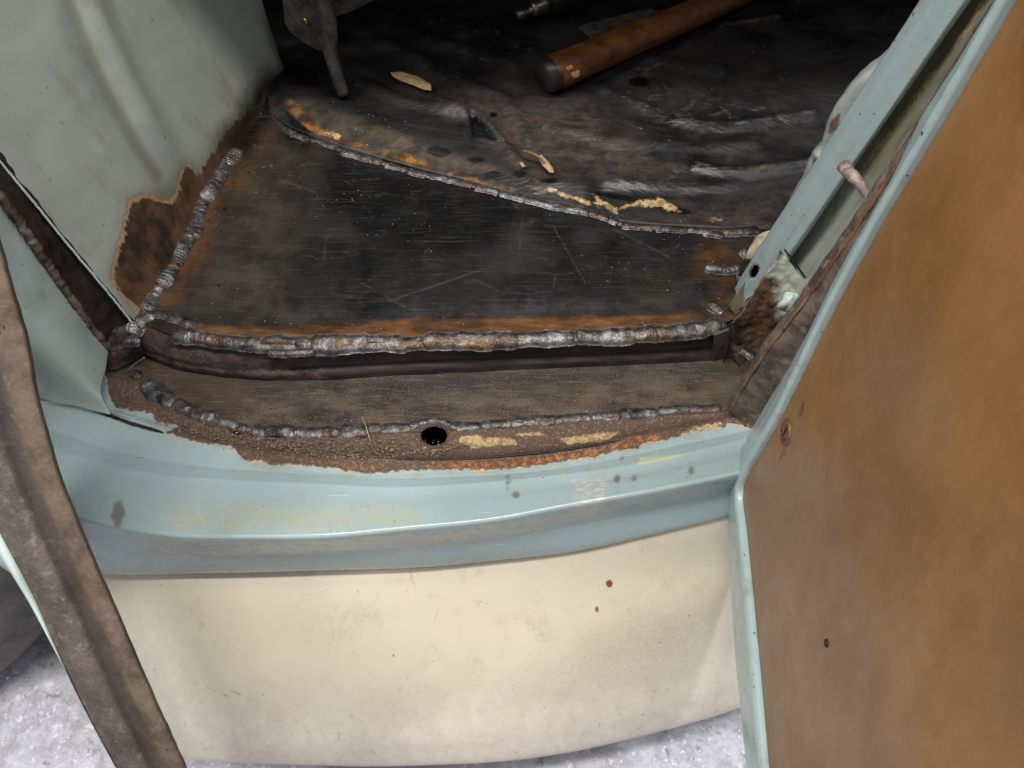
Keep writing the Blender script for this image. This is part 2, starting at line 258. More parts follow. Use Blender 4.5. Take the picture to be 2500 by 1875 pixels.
def mat_wall():
    m = Mat('kick_panel_paint'); col = m.mix(m.noise(9, 4), S(162, 166, 157), S(150, 156, 148)); col = m.mix(m.rng(m.noise(30, 5, 0.7, (1, 1, 0.4)), 0.5, 0.8), col, S(140, 138, 122))
    gr = m.math('MULTIPLY', m.edge('grime', 60, 90, 20, 5, -60), 0.85); col = m.mix(gr, col, m.mix(m.noise(80, 5, 0.7), S(112, 96, 68), S(70, 54, 40)))
    spk = m.math('MULTIPLY', m.rng(m.noise(190, 3, 0.6, (1, 1, 0.45), off=2), 0.68, 0.74), 0.6); col = m.mix(spk, col, S(84, 80, 68))
    col = m.mix(m.rng(m.attr('crease_shade'), 4, 26, 0.55, 0.0), col, S(96, 94, 70))  # shade in the groove beside the rib, painted for contrast
    p = m.math('MULTIPLY', m.edge('bare', 18, 3.0, 240, 6, 4.0, (1, 1, 0.3), 9, 50), m.rng(m.attr('flaked'), 12, 40, 1.0, 0.05)); bare = m.edge('bare', 18, 3.5, 200, 6, -7.0, (1, 1, 0.35), 9, 60); col = m.mix(p, col, m.mix(m.noise(140, 4), S(204, 172, 134), S(158, 126, 92)))
    sco = m.math('MULTIPLY', m.edge('bare', 34, 36, 46, 6, 4), 0.5); col = m.mix(sco, col, m.mix(m.noise(60, 5, 0.7), S(110, 92, 66), S(70, 54, 40))); bm = m.mix(m.rng(m.noise(26, 6, 0.7), 0.32, 0.68), S(40, 30, 25), S(104, 76, 50)); col = m.mix(bare, col, bm); soot = m.edge('soot', 34, 40, 30); col = m.mix(soot, col, m.mix(m.noise(50, 4), S(18, 14, 14), S(46, 32, 28)))
    nrm = m.bump(m.noise(600, 3), 0.12, 0.0006); nrm = m.bump(m.noise(12, 3), 0.12, 0.006, nrm); nrm = m.bump(m.math('SUBTRACT', 1.0, p), 0.6, 0.0006, nrm)
    return m.done(col, m.mixf(bare, 0.4, 0.55), 0, nrm, 0.45)
def mat_cream():
    m = Mat('cream_paint'); col = m.mix(m.noise(7, 3), S(214, 204, 183), S(207, 197, 176)); g = m.edge('grime', 90, 80, 13, 5)
    fine = m.noise(420, 5, 0.75); col = m.mix(m.math('MULTIPLY', g, m.rng(fine, 0.36, 0.62, 0.3, 0.75)), col, S(172, 160, 146)); mot = m.math('MULTIPLY', m.rng(m.noise(18, 8, 0.78, off=53), 0.50, 0.66), m.rng(m.noise(260, 5, 0.75, off=54), 0.40, 0.62, 0.1, 0.7)); col = m.mix(m.math('MULTIPLY', mot, 0.7), col, S(172, 158, 140))
    bl = m.rng(m.noise(42, 6, 0.75, dist=0.5), 0.60, 0.72); col = m.mix(m.math('MULTIPLY', bl, 0.45), col, S(170, 150, 122))
    col = m.mix(m.math('MULTIPLY', m.edge('low', 90, 160, 10, 5), 0.75), col, m.mix(m.rng(m.noise(60, 7, 0.8, off=17), 0.35, 0.65), S(194, 184, 174), S(214, 206, 197))); br = m.math('MULTIPLY', m.rng(m.noise(80, 7, 0.8, off=4), 0.58, 0.68), 0.5); col = m.mix(m.math('MULTIPLY', br, m.edge('low', 60, 60, 20)), col, S(140, 114, 84))
    spk = m.rng(m.noise(260, 2, 0.5, off=7), 0.745, 0.77); col = m.mix(m.math('MULTIPLY', spk, 0.8), col, S(120, 92, 62))
    col = m.mix(m.edge('chip', 4, 2, 200), col, S(122, 78, 44)); col = m.mix(m.math('MULTIPLY', m.rng(m.attr('scratch'), 0.6, 3.0, 0.7, 0.0), m.rng(m.noise(120, 4, off=51), 0.36, 0.58)), col, S(158, 128, 94))
    nrm = m.bump(m.math('MULTIPLY', fine, m.math('ADD', 0.03, m.math('MULTIPLY', g, 0.5))), 0.5, 0.0007); nrm = m.bump(m.noise(26, 4, 0.6), 0.10, 0.003, nrm)
    return m.done(col, m.math('ADD', 0.5, m.math('MULTIPLY', g, 0.25)), 0, nrm, 0.3, m.math('MULTIPLY', m.math('SUBTRACT', 0.16, m.math('MULTIPLY', g, 0.15)), m.rng(m.noise(30, 5, 0.7, off=21), 0.38, 0.62, 0.1, 1.0)), 0.06)
def mat_card():
    m = Mat('hardboard_card'); col = m.mix(m.rng(m.noise(9, 5, 0.6, dist=0.3), 0.3, 0.7), S(130, 90, 48), S(152, 109, 62)); col = m.mix(m.math('MULTIPLY', m.rng(m.noise(34, 8, 0.78, off=2), 0.48, 0.66), 0.4), col, S(166, 122, 76))
    col = m.mix(m.math('MULTIPLY', m.edge('dust', 120, 200, 10, 4), 0.8), col, m.mix(m.noise(46, 5, 0.7, (1, 1, 0.3)), S(132, 106, 84), S(150, 126, 106)))
    col = m.mix(m.rng(m.noise(60, 5, 0.75, (1, 1, 0.75), off=6), 0.6, 0.85, 0.0, 0.5), col, S(112, 74, 40)); col = m.mix(m.rng(m.noise(90, 6, 0.75, (1, 1, 0.5), off=4), 0.66, 0.76, 0.0, 0.5), col, S(180, 140, 98))
    fib = m.noise(1, 4, 0.6, (420, 420, 60)); col = m.mix(m.math('MULTIPLY', m.rng(fib, 0.42, 0.75), 0.14), col, S(98, 66, 36)); col = m.mix(m.edge('mark', 6, 5, 150), col, S(96, 66, 44))
    nrm = m.bump(m.noise(900, 3), 0.2, 0.0005); nrm = m.bump(fib, 0.06, 0.0004, nrm); nrm = m.bump(m.noise(9, 3), 0.2, 0.008, nrm)
    return m.done(col, m.rng(m.noise(16, 6, 0.7), 0.3, 0.7, 0.36, 0.62), 0, nrm, 0.45)
def mat_blue(name, a=BLUE, b=BLUE2, grime=0.4, seed=0.0):
    m = Mat(name); col = m.mix(m.noise(18, 4, off=seed), a, b); col = m.mix(m.math('MULTIPLY', m.rng(m.noise(38, 6, 0.7, off=seed+2), 0.5, 0.72), grime), col, S(140, 124, 92))
    col = m.mix(m.rng(m.noise(190, 4, 0.65, off=seed+4), 0.665, 0.70), col, S(62, 54, 46)); nrm = m.bump(m.noise(500, 4), 0.14, 0.0006); nrm = m.bump(m.noise(30, 3), 0.1, 0.003, nrm)
    return m.done(col, m.rng(m.noise(70, 4), 0.4, 0.7, 0.3, 0.5), 0, nrm, 0.45, 0.25, 0.1)
def mat_dirty(name, a, b, c, scale=40, rough=0.75, metal=0.0, bs=0.6, gloss=None, stretch=None):
    m = Mat(name); col = m.mix(m.rng(m.noise(scale, 6, 0.7, stretch), 0.34, 0.66), a, b); col = m.mix(m.rng(m.noise(scale*2.3, 5, 0.7, stretch, off=3), 0.52, 0.7), col, c)
    nrm = m.bump(m.noise(scale*9, 5, 0.75), bs, 0.0012); return m.done(col, rough if gloss is None else m.rng(m.noise(scale*2, 4), 0.35, 0.65, gloss, rough), metal, nrm, 0.4)
def mat_strip():
    m = Mat('door_edge_dirt'); col = m.mix(m.rng(m.noise(26, 7, 0.75), 0.32, 0.68), S(80, 72, 67), S(112, 101, 94)); col = m.mix(m.math('MULTIPLY', m.rng(m.noise(160, 6, 0.75, off=2), 0.5, 0.72), 0.8), col, S(148, 136, 124)); col = m.mix(m.math('MULTIPLY', m.rng(m.noise(10, 5, off=5), 0.42, 0.68), 0.5), col, S(70, 62, 58)); col = m.mix(m.math('MULTIPLY', m.rng(m.noise(420, 4, 0.7, off=7), 0.54, 0.7), 0.5), col, S(60, 50, 44))
    tan = m.edge('tan', 18, 16, 44); col = m.mix(m.math('MULTIPLY', tan, 0.9), col, m.mix(m.rng(m.noise(30, 7, 0.75, off=1), 0.32, 0.68), S(84, 70, 58), S(128, 112, 97)))
    col = m.mix(m.math('MULTIPLY', tan, m.math('MULTIPLY', m.rng(m.noise(12, 4, off=3), 0.5, 0.7), 0.5)), col, S(126, 92, 66)); col = m.mix(m.rng(m.attr('groove'), 2, 34, 0.72, 0.0), col, S(62, 54, 50)); col = m.mix(m.math('MULTIPLY', tan, m.rng(m.noise(90, 5, 0.7, off=9), 0.63, 0.7)), col, S(72, 44, 30))
    nrm = m.bump(m.noise(380, 6, 0.8), 0.8, 0.0014); nrm = m.bump(m.noise(70, 5), 0.6, 0.003, nrm); return m.done(col, 0.85, 0, nrm, 0.2)
def mat_weld():
    m = Mat('weld_metal'); col = m.mix(m.rng(m.noise(70, 5, 0.65), 0.35, 0.65), S(70, 66, 63), S(122, 119, 118)); col = m.mix(m.math('MULTIPLY', m.rng(m.noise(45, 5, 0.65, off=4), 0.46, 0.66), 0.85), col, S(88, 66, 46)); col = m.mix(m.rng(m.noise(40, 5, 0.65, off=9), 0.52, 0.68), col, S(50, 45, 45)); col = m.mix(m.math('MULTIPLY', m.rng(m.noise(36, 3, off=14), 0.58, 0.7), 0.6), col, S(128, 132, 150))
    nrm = m.bump(m.noise(420, 4, 0.65), 0.5, 0.0012); nrm = m.bump(m.noise(1200, 2, 0.6), 0.2, 0.0005, nrm); return m.done(col, m.rng(m.noise(200, 5, 0.7, off=2), 0.35, 0.65, 0.27, 0.6), 0.75, nrm)
def mat_ground():
    m = Mat('garage_floor_concrete'); col = m.mix(m.rng(m.noise(38, 6, 0.75), 0.35, 0.65), S(170, 169, 177), S(208, 208, 218)); col = m.mix(m.rng(m.noise(85, 4, 0.7, off=2), 0.56, 0.66), col, S(232, 232, 240)); col = m.mix(m.math('MULTIPLY', m.rng(m.noise(50, 5, 0.7, off=6), 0.56, 0.68), 0.8), col, S(120, 114, 114)); col = m.mix(m.math('MULTIPLY', m.rng(m.noise(190, 5, 0.75, off=16), 0.58, 0.68), 0.7), col, S(128, 124, 128))
    col = m.mix(m.rng(m.vor(70), 0.20, 0.12), col, S(214, 213, 224)); nrm = m.bump(m.noise(90, 5, 0.7), 0.7, 0.004); return m.done(col, 0.45, 0, nrm, 0.5)
def mat_wood():
    m = Mat('handle_wood'); col = m.mix(m.rng(m.noise(1, 5, 0.6, (22, 60, 60, (0, 0, -0.6))), 0.3, 0.7), S(120, 66, 20), S(168, 100, 36)); col = m.mix(m.rng(m.noise(36, 5, 0.7, off=2), 0.5, 0.7), col, S(86, 46, 16)); nrm = m.bump(m.noise(120, 4), 0.2, 0.001); return m.done(col, 0.42, 0, nrm, 0.4)

M = dict(sill=mat_sill(), ledge=mat_ledge(), step=mat_step(), floor=mat_floor(), old=mat_oldfloor(), wall=mat_wall(), cream=mat_cream(), card=mat_card(), blue=mat_blue('pale_blue_paint', BLUE, BLUE2, 0.55), rim=mat_blue('door_rim_paint', S(174, 195, 194), S(160, 180, 180), 0.55, 5), jamb=mat_blue('jamb_paint', S(164, 176, 169), S(152, 165, 159), 0.4, 9), wing=mat_blue('wing_paint', S(176, 190, 204), S(166, 182, 198), 0.1, 3), panel=mat_blue('pillar_panel_paint', S(166, 178, 168), S(150, 160, 148), 0.6, 7),
    strip=mat_strip(), weld=mat_weld(), ground=mat_ground(), wood=mat_wood(),
    seal=mat_dirty('seal_residue', S(70, 58, 51), S(118, 102, 90), S(140, 124, 108), 40), sealdark=mat_dirty('dark_seal_channel', S(26, 20, 19), S(62, 46, 40), S(40, 24, 28), 36, 0.6, 0, 0.5, 0.35), piping=mat_dirty('tan_edge', S(98, 72, 52), S(140, 108, 76), S(76, 56, 42), 40),
    foot=mat_dirty('scorched_steel', S(46, 36, 31), S(98, 78, 62), S(130, 104, 78), 40, 0.6, 0.2, 0.7, 0.3), bracket=mat_dirty('bracket_steel', S(58, 53, 50), S(100, 92, 86), S(104, 84, 66), 60, 0.55, 0.3, 0.4), lug=mat_dirty('bracket_cream', S(150, 140, 116), S(184, 174, 146), S(120, 88, 58), 40, 0.5), pin=mat_dirty('bare_pin', S(132, 112, 104), S(182, 164, 154), S(88, 66, 58), 90, 0.5, 0.3), black=mat_dirty('black_interior', S(14, 14, 15), S(26, 25, 26), S(34, 32, 32), 20, 0.7), rubber=mat_dirty('tyre_rubber', S(86, 83, 82), S(116, 112, 110), S(100, 95, 92), 30, 0.7, 0, 0.3), dark=mat_dirty('dark_tool_metal', S(30, 29, 29), S(52, 50, 50), S(72, 64, 58), 60, 0.45, 0.5, 0.3, 0.3), chrome=mat_dirty('worn_fitting_metal', S(120, 110, 104), S(160, 150, 142), S(90, 80, 74), 90, 0.35, 0.9, 0.2), chip=mat_dirty('primer_chip', S(168, 142, 104), S(196, 168, 124), S(130, 100, 64), 120, 0.6, 0, 0.3), copper=mat_dirty('brass', S(216, 150, 74), S(236, 180, 100), S(180, 110, 50), 90, 0.25, 1.0, 0.1), wire=mat_dirty('bristle_steel', S(120, 108, 94), S(150, 138, 120), S(80, 66, 54), 200, 0.35, 0.8, 0.1), grit=mat_dirty('grit', S(120, 100, 82), S(180, 166, 146), S(70, 56, 46), 400, 0.32, 0.5, 0.2), white=mat_dirty('white_flake', S(232, 232, 238), S(244, 244, 248), S(214, 214, 224), 60, 0.5, 0, 0.1), lip=mat_blue('lip_paint', S(196, 210, 204), S(180, 196, 190), 0.15, 11))

# ================================================================== the setting
g = mk('garage_floor', [(-4, -4, 0), (4, -4, 0), (4, 4, 0), (-4, 4, 0)], [(0, 1, 2, 3)], M['ground'], smooth=False); tag(g, kind='structure')

# ================================================================== the car
car = empty('car', (0, 0.55, 0)); tag(car, 'pale blue and cream old car with freshly welded bare steel floor', 'car')
ZF = 0.345
# ---- lines in photo pixels
FRONT = [(345, 790), (421, 822), (530, 832), (640, 845), (770, 846), (1000, 840), (1250, 832), (1400, 826), (1600, 816), (1700, 806), (1775, 790), (1850, 770)]
LEFTS = [(330, 795), (345, 772), (367, 735), (402, 690), (459, 590), (494, 500), (540, 430), (585, 360), (640, 270), (700, 185)]
REAR = [(600, 165), (648, 230), (676, 297), (752, 335), (834, 365), (926, 393), (1037, 425), (1151, 450), (1300, 488), (1437, 517), (1500, 540), (1592, 554), (1700, 562), (1852, 563), (1960, 563)]
STEPB = [(250, 800), (330, 850), (420, 888), (520, 908), (640, 919), (760, 919), (1000, 906), (1300, 892), (1500, 884), (1700, 873), (1800, 866), (1930, 850)]
LOW = [(215, 900), (300, 918), (345, 938), (400, 985), (520, 1030), (620, 1052), (820, 1056), (1000, 1046), (1250, 1034), (1500, 1013), (1760, 996), (1930, 980)]
# ---- steel patch in the floor
fr = zrow(FRONT, ZF); rr = zrow([(500, 210)] + [(x, y-14) for x, y in REAR[1:]], ZF)
G = loftgrid([fr + [0, 0.001, 0], rr], 260, 110)
px, py = proj(G); G[..., 2] += 0.004*fbm(px/260, py/160, 3) + 0.002*gauss(ldist(px, py, FRONT), 60) - 0.0025*gauss(ldist(px, py, FRONT)-55, 30)
scr = [[(800, 560), (790, 640)], [(1350, 550), (1400, 640), (1445, 720)], [(1500, 560), (1660, 640)], [(700, 600), (790, 640)], [(1497, 655), (1480, 705)], [(880, 690), (990, 750)], [(950, 735), (1230, 640)], [(660, 430), (770, 470)], [(1230, 470), (1275, 520), (1270, 610)], [(1355, 675), (1350, 720)]]
floor = surf('floor_patch', G, M['floor'], car, dict(
    brown=lambda x, y: np.minimum(sdf(x, y, [(380, 800), (500, 560), (600, 370), (700, 300), (800, 350), (760, 420), (700, 560), (690, 760), (520, 800)]), sdf(x, y, [(1560, 680), (1610, 680), (1612, 780), (1560, 780)])),
    black=lambda x, y: np.minimum.reduce([sdf(x, y, [(790, 420), (830, 390), (1000, 430), (1240, 490), (1270, 520), (1230, 600), (1000, 640), (880, 560), (800, 500)]), sdf(x, y, [(1290, 500), (1400, 550), (1390, 620), (1300, 600)]), sdf(x, y, [(1480, 570), (1530, 580), (1520, 620), (1480, 610)])]),
    rust=lambda x, y: np.minimum(sdf(x, y, [(480, 795), (600, 800), (760, 795), (1000, 785), (1250, 780), (1450, 775), (1700, 765), (1740, 800), (1250, 825), (700, 835), (480, 825)]), 999),
    soot=lambda x, y: np.minimum(ldist(x, y, [(600, 340), (640, 290), (670, 240)])-26, ldist(x, y, [(700, 330), (740, 350)])-8),
    burn=lambda x, y: np.minimum(ldist(x, y, LEFTS)-52, ldist(x, y, [(1735, 640), (1800, 660), (1770, 760)])-38),
    scratch=lambda x, y: np.minimum.reduce([ldist(x, y, s) for s in scr])))
# ---- step down in front of the patch
top = zrow([(330, 800)] + [(x, y+3) for x, y in FRONT[1:]], 0.3445)
bot = zrow(STEPB[1:], 0.304)
top = top + [0, 0.005, 0]; a_, b_ = resample(top, 240), resample(bot, 240); out = np.array([0, -1, 0.0])
lw = np.clip((760-proj(a_)[0])/200, 0, 1)[:, None]
rows = [a_, a_*0.75+b_*0.25 + out*(0.002+0.003*lw), a_*0.42+b_*0.58 + out*(0.0015+0.006*lw), a_*0.30+b_*0.70 + out*(0.0008+0.006*lw), a_*0.22+b_*0.78 + out*(0.0034+0.004*lw), b_ + out*0.004]
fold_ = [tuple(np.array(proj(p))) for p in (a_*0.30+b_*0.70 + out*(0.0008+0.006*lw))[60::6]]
G = loftgrid(rows, 240, 40); px, py = proj(G); G += (out*(0.0035*fbm(px/60, py/40, 4)*np.clip((790-px)/150, 0.12, 1))[..., None])
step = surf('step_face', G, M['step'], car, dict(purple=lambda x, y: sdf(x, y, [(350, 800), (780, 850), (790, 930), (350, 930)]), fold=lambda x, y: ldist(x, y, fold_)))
slab('step_end', np.vstack([zrow([(1742, 812), (1778, 800)], 0.3435), zrow([(1772, 862), (1738, 872)], 0.306)]) + [0, -0.004, 0.001], M['bracket'], car, (0.0, 0.003, 0.0))
tube('step_gap_shade', resample(np.vstack([zrow([(1777, 818)], 0.338), zrow([(1766, 872)], 0.308)]) + [0, -0.006, 0], 8), [.0004, .0014, .002, .0022, .0022, .002, .0014, .0005], M['black'], car, 8)  # solid black tube standing in for the shade inside the gap
# ---- ledge under the step
l0 = zrow(STEPB, 0.3035) + [0, 0.012, 0]; l2 = zrow(LOW, 0.306); mid = (resample(l0, 200)+resample(l2, 200))/2 - [0, 0, 0.0025]
G = loftgrid([l0, mid, l2 + [0, -0.004, 0]], 300, 50); px, py = proj(G); G[..., 2] += 0.0022*fbm(px/130, py/60, 4)
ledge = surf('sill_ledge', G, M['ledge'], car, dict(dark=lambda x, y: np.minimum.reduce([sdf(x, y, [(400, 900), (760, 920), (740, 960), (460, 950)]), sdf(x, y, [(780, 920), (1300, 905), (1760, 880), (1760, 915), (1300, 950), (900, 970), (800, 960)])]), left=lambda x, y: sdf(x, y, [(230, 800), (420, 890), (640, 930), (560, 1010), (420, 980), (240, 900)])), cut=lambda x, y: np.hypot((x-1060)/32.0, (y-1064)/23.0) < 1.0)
# ---- pale blue sill with its rusty inner flange
PAINTEDGE = [(60, 985), (200, 995), (400, 1055), (490, 1085), (600, 1122), (700, 1140), (900, 1158), (1100, 1148), (1300, 1140), (1500, 1105), (1640, 1068), (1790, 1036), (1930, 1000)]
r0 = zrow([(40, 930)] + LOW[1:], 0.3055)
r1 = zrow([(40, 965), (200, 985), (400, 1035), (520, 1072), (620, 1090), (900, 1112), (1100, 1112), (1250, 1103), (1400, 1086), (1570, 1052), (1760, 1018), (1930, 990)], 0.306)
r2 = zrow([(40, 972), (200, 990), (400, 1043), (520, 1080), (620, 1100), (900, 1123), (1100, 1122), (1250, 1113), (1400, 1096), (1570, 1062), (1760, 1026), (1930, 995)], 0.3095)
r3 = zrow(PAINTEDGE, 0.309)
r4 = zrow([(40, 1020), (120, 1049), (206, 1077), (316, 1109), (475, 1137), (633, 1150), (800, 1160), (950, 1168), (1100, 1164), (1300, 1152), (1500, 1120), (1643, 1090), (1800, 1056), (1930, 1020)], 0.3100)
r5 = zrow([(40, 1062), (127, 1096), (237, 1125), (380, 1158), (506, 1168), (696, 1178), (800, 1182), (950, 1190), (1075, 1185), (1300, 1166), (1516, 1138), (1643, 1112), (1800, 1076), (1930, 1040)], 0.3168)
r5b = zrow([(40, 1078), (127, 1110), (237, 1140), (380, 1172), (506, 1182), (696, 1192), (800, 1196), (950, 1204), (1075, 1199), (1300, 1180), (1516, 1152), (1643, 1126), (1800, 1090), (1930, 1054)], 0.3176)
CREST = [(60, 1205), (130, 1240), (190, 1264), (285, 1289), (411, 1308), (633, 1313), (790, 1310), (980, 1293), (1232, 1266), (1358, 1242), (1611, 1197), (1789, 1160), (1930, 1125)]
r6a = zrow([(x, y-8) for x, y in CREST], 0.3295); r6 = zrow(CREST, 0.3286); r6b = zrow([(x, y+8) for x, y in CREST], 0.3240)
r7 = zrow([(60, 1250), (140, 1300), (210, 1335), (450, 1352), (700, 1348), (1000, 1332), (1300, 1296), (1600, 1236), (1795, 1195), (1930, 1160)], 0.287)
EDGE = [(90, 1330), (170, 1385), (245, 1393), (500, 1391), (800, 1384), (1060, 1375), (1200, 1362), (1400, 1340), (1600, 1296), (1790, 1248), (1930, 1205)]
z8 = lambda e: [(x, y, float(np.interp(x, [0, 900, 1400, 1930], [0.230, 0.230, 0.240, 0.256]))) for x, y in e]
r8 = zrow(z8(EDGE), 0); r9 = r8 + [0, 0.006, -0.002]
R_ = [resample(q_, 420) for q_ in (r0, r1, r2, r3, r4, r5, r5b, r6a, r6, r6b, r7, r8, r9)]
lp_ = lambda a, b, f: a*(1-f) + b*f
R_ = R_[:4] + [lp_(R_[3], R_[4], 0.8), R_[4], lp_(R_[4], R_[5], 0.15), lp_(R_[4], R_[5], 0.88), R_[5], lp_(R_[5], R_[6], 0.35), R_[6], lp_(R_[6], R_[7], 0.5), lp_(R_[6], R_[7], 0.96), R_[7], R_[8], R_[9], lp_(R_[9], R_[10], 0.25), R_[10], R_[11], R_[12]]
G = loftgrid(R_, 420, 190)
px, py = proj(G); rr_ = np.hypot((px-1060)/32.0, (py-1064)/23.0)
G[..., 2] += 0.0022*fbm(px/70, py/40, 4)*np.clip(-sdf(px.ravel(), py.ravel(), [(200, 900)]+PAINTEDGE+[(1930, 900)]).reshape(px.shape)/30, 0, 1)
G[..., 2] += 0.0016*gauss(ldist(px, py, [(900, 1120), (1100, 1121), (1250, 1112), (1400, 1095), (1570, 1063)]), 7) - 0.003*gauss(rr_-0.9, 0.35)*(rr_ > 0.5)
# snap the grid round the drain hole to its rim, so that the cut is clean
s_ = np.where((rr_ > 0.80) & (rr_ < 1.22), 1.0/np.maximum(rr_, 1e-3), 1.0)
nx, ny = 1060+(px-1060)*s_, 1064+(py-1064)*s_; sel = s_ != 1.0
G[sel] = Pz(nx[sel], ny[sel], G[..., 2][sel])
BARE = [(200, 700), (255, 880), (262, 960), (272, 985), (285, 998), (364, 1011), (385, 1035), (432, 1040), (398, 1054), (425, 1066), (490, 1085), (560, 1092), (580, 1110), (595, 1125), (640, 1128), (660, 1140), (700, 1136), (760, 1140), (850, 1152), (910, 1160), (960, 1153), (1060, 1150), (1200, 1150), (1290, 1143), (1350, 1135), (1400, 1125), (1460, 1118), (1500, 1104), (1560, 1098), (1572, 1086), (1640, 1075), (1680, 1060), (1770, 1045), (1775, 1034), (1800, 1040), (1850, 1052), (1980, 960), (1980, 700)]
scuffs = [((290, 1255), 17, 30), ((1240, 1182), 7, 16), ((1260, 1208), 7, 8), ((1507, 1175), 8, 14), ((1548, 1168), 8, 8), ((1686, 1148), 7, 11), ((1518, 1117), 5, 8)]
sill = surf('sill', G, M['sill'], car, dict(
    bare=lambda x, y: sdf(x, y, BARE),
    rust=lambda x, y: np.minimum(ldist(x, y, [(1050, 1136), (1150, 1138), (1300, 1130), (1450, 1105), (1540, 1082), (1600, 1072)])-9, ldist(x, y, [(780, 1130), (940, 1148)])-3),
    prim=lambda x, y: np.minimum.reduce([sdf(x, y, [(1120, 1064), (1140, 1062), (1258, 1072), (1262, 1085), (1150, 1094), (1125, 1080)]), sdf(x, y, [(1255, 1058), (1320, 1055), (1330, 1064), (1262, 1066)]), sdf(x, y, [(1365, 1072), (1440, 1060), (1512, 1054), (1480, 1076), (1385, 1084)]), sdf(x, y, [(285, 998), (364, 1011), (385, 1035), (432, 1040), (395, 1055), (340, 1035)])-1, np.abs(np.hypot((x-1062)/40, (y-1072)/27)-1)*26 + np.where(y < 1070, 30, 0), sdf(x, y, [(1660, 1060), (1700, 1040), (1760, 1030), (1765, 1052), (1690, 1064)])]),
    yellow=lambda x, y: sdf(x, y, [(1553, 1136), (1565, 1115), (1582, 1117), (1687, 1106), (1637, 1121)]),
    slit_shade=lambda x, y: ldist(x, y, [(192, 990), (250, 1008), (320, 1034), (398, 1056)])-np.clip((x-170)/18, 0, 5)*np.clip((410-x)/30, 0, 1),
    scratch=lambda x, y: sdf(x, y, [(1400, 1175), (1485, 1165), (1470, 1230), (1450, 1262), (1410, 1255)]),
    scuff=lambda x, y: np.minimum.reduce([(np.hypot((x-c[0])/a, (y-c[1])/b)-1)*min(a, b) for c, a, b in scuffs]),
    dirt=lambda x, y: sdf(x, y, [(420, 1250), (620, 1240), (800, 1255), (1010, 1250), (1010, 1275), (800, 1290), (560, 1290), (430, 1275)])), cut=lambda x, y: np.hypot((x-1060)/32.0, (y-1064)/23.0) < 0.985, thick=0.0012)
lipP = resample(zrow([(880, 1117, .3105), (1000, 1121, .3108), (1100, 1121, .3110), (1250, 1112, .3112), (1400, 1095, .3112), (1500, 1078, .3108), (1580, 1060, .3098)], 0), 120) + np.random.randn(120, 3)*0.00015
tube('flange_lip', lipP, 0.0013*np.clip(np.minimum(np.linspace(0, 6, 120), np.linspace(5, 0, 120)), 0.15, 1), M['dark'], sill, 8)
# ---- cream lower panel bulging out below the sill
c0 = r8[1:] + [0, 0.004, 0.004]; c0b = zrow([(x, y+3, z-0.0015) for x, y, z in z8(EDGE[1:])], 0)
def crow(dy_l, ys, z): return zrow(ys, z)
c1 = zrow([(185, 1470), (500, 1482), (900, 1480), (1200, 1462), (1500, 1420), (1795, 1345), (1930, 1310)], 0.207)
c2 = zrow([(235, 1590), (500, 1610), (900, 1612), (1200, 1592), (1500, 1545), (1800, 1465), (1930, 1420)], 0.175)
c3 = zrow([(300, 1715), (550, 1742), (900, 1748), (1200, 1730), (1500, 1680), (1805, 1595), (1930, 1545)], 0.140)
c4 = zrow([(360, 1800), (600, 1830), (900, 1834), (1200, 1818), (1500, 1768), (1812, 1680), (1930, 1630)], 0.114)
c5 = zrow([(385, 1838), (440, 1850), (700, 1867), (1000, 1869), (1300, 1850), (1600, 1790), (1815, 1726), (1930, 1680)], 0.090)
c6 = c5 + [0, 0.018, -0.022]; c7 = c5 + [0, 0.10, -0.030]
G = loftgrid([c0, c0b, c1, c2, c3, c4, c5, resample(c6, 9), resample(c7, 9)], 360, 150); px, py = proj(G); G[..., 1] += 0.002*fbm(px/200, py/150, 3)
G[..., 1] -= 0.0006*gauss(ldist(px, py, [(240, 1424), (700, 1418), (1000, 1410)]), 8)
cs = [[(997, 1385), (1012, 1430)], [(1008, 1400), (990, 1450)], [(1002, 1385), (1018, 1455)], [(505, 1678), (560, 1702)], [(565, 1685), (618, 1712)], [(785, 1445), (806, 1436)], [(800, 1510), (826, 1480)], [(1060, 1520), (1078, 1460)]]
cream = surf('lower_panel', G, M['cream'], car, dict(
    grime=lambda x, y: np.minimum.reduce([sdf(x, y, [(1230, 1720), (1420, 1560), (1600, 1470), (1790, 1420), (1800, 1560), (1600, 1690), (1400, 1740)]), sdf(x, y, [(920, 1700), (1120, 1670), (1050, 1800), (900, 1780)]), sdf(x, y, [(620, 1690), (760, 1690), (740, 1830), (560, 1850), (600, 1760)])]),
    low=lambda x, y: np.minimum(sdf(x, y, [(350, 1560), (560, 1700), (900, 1740), (1300, 1720), (1800, 1600), (1830, 1900), (300, 1900)]), 900),
    chip=lambda x, y: np.minimum((np.hypot((x-1488)/8, (y-1425)/10)-1)*8, (np.hypot((x-1457)/4, (y-1488)/8)-1)*4),
    scratch=lambda x, y: np.minimum.reduce([ldist(x, y, s) for s in cs])))
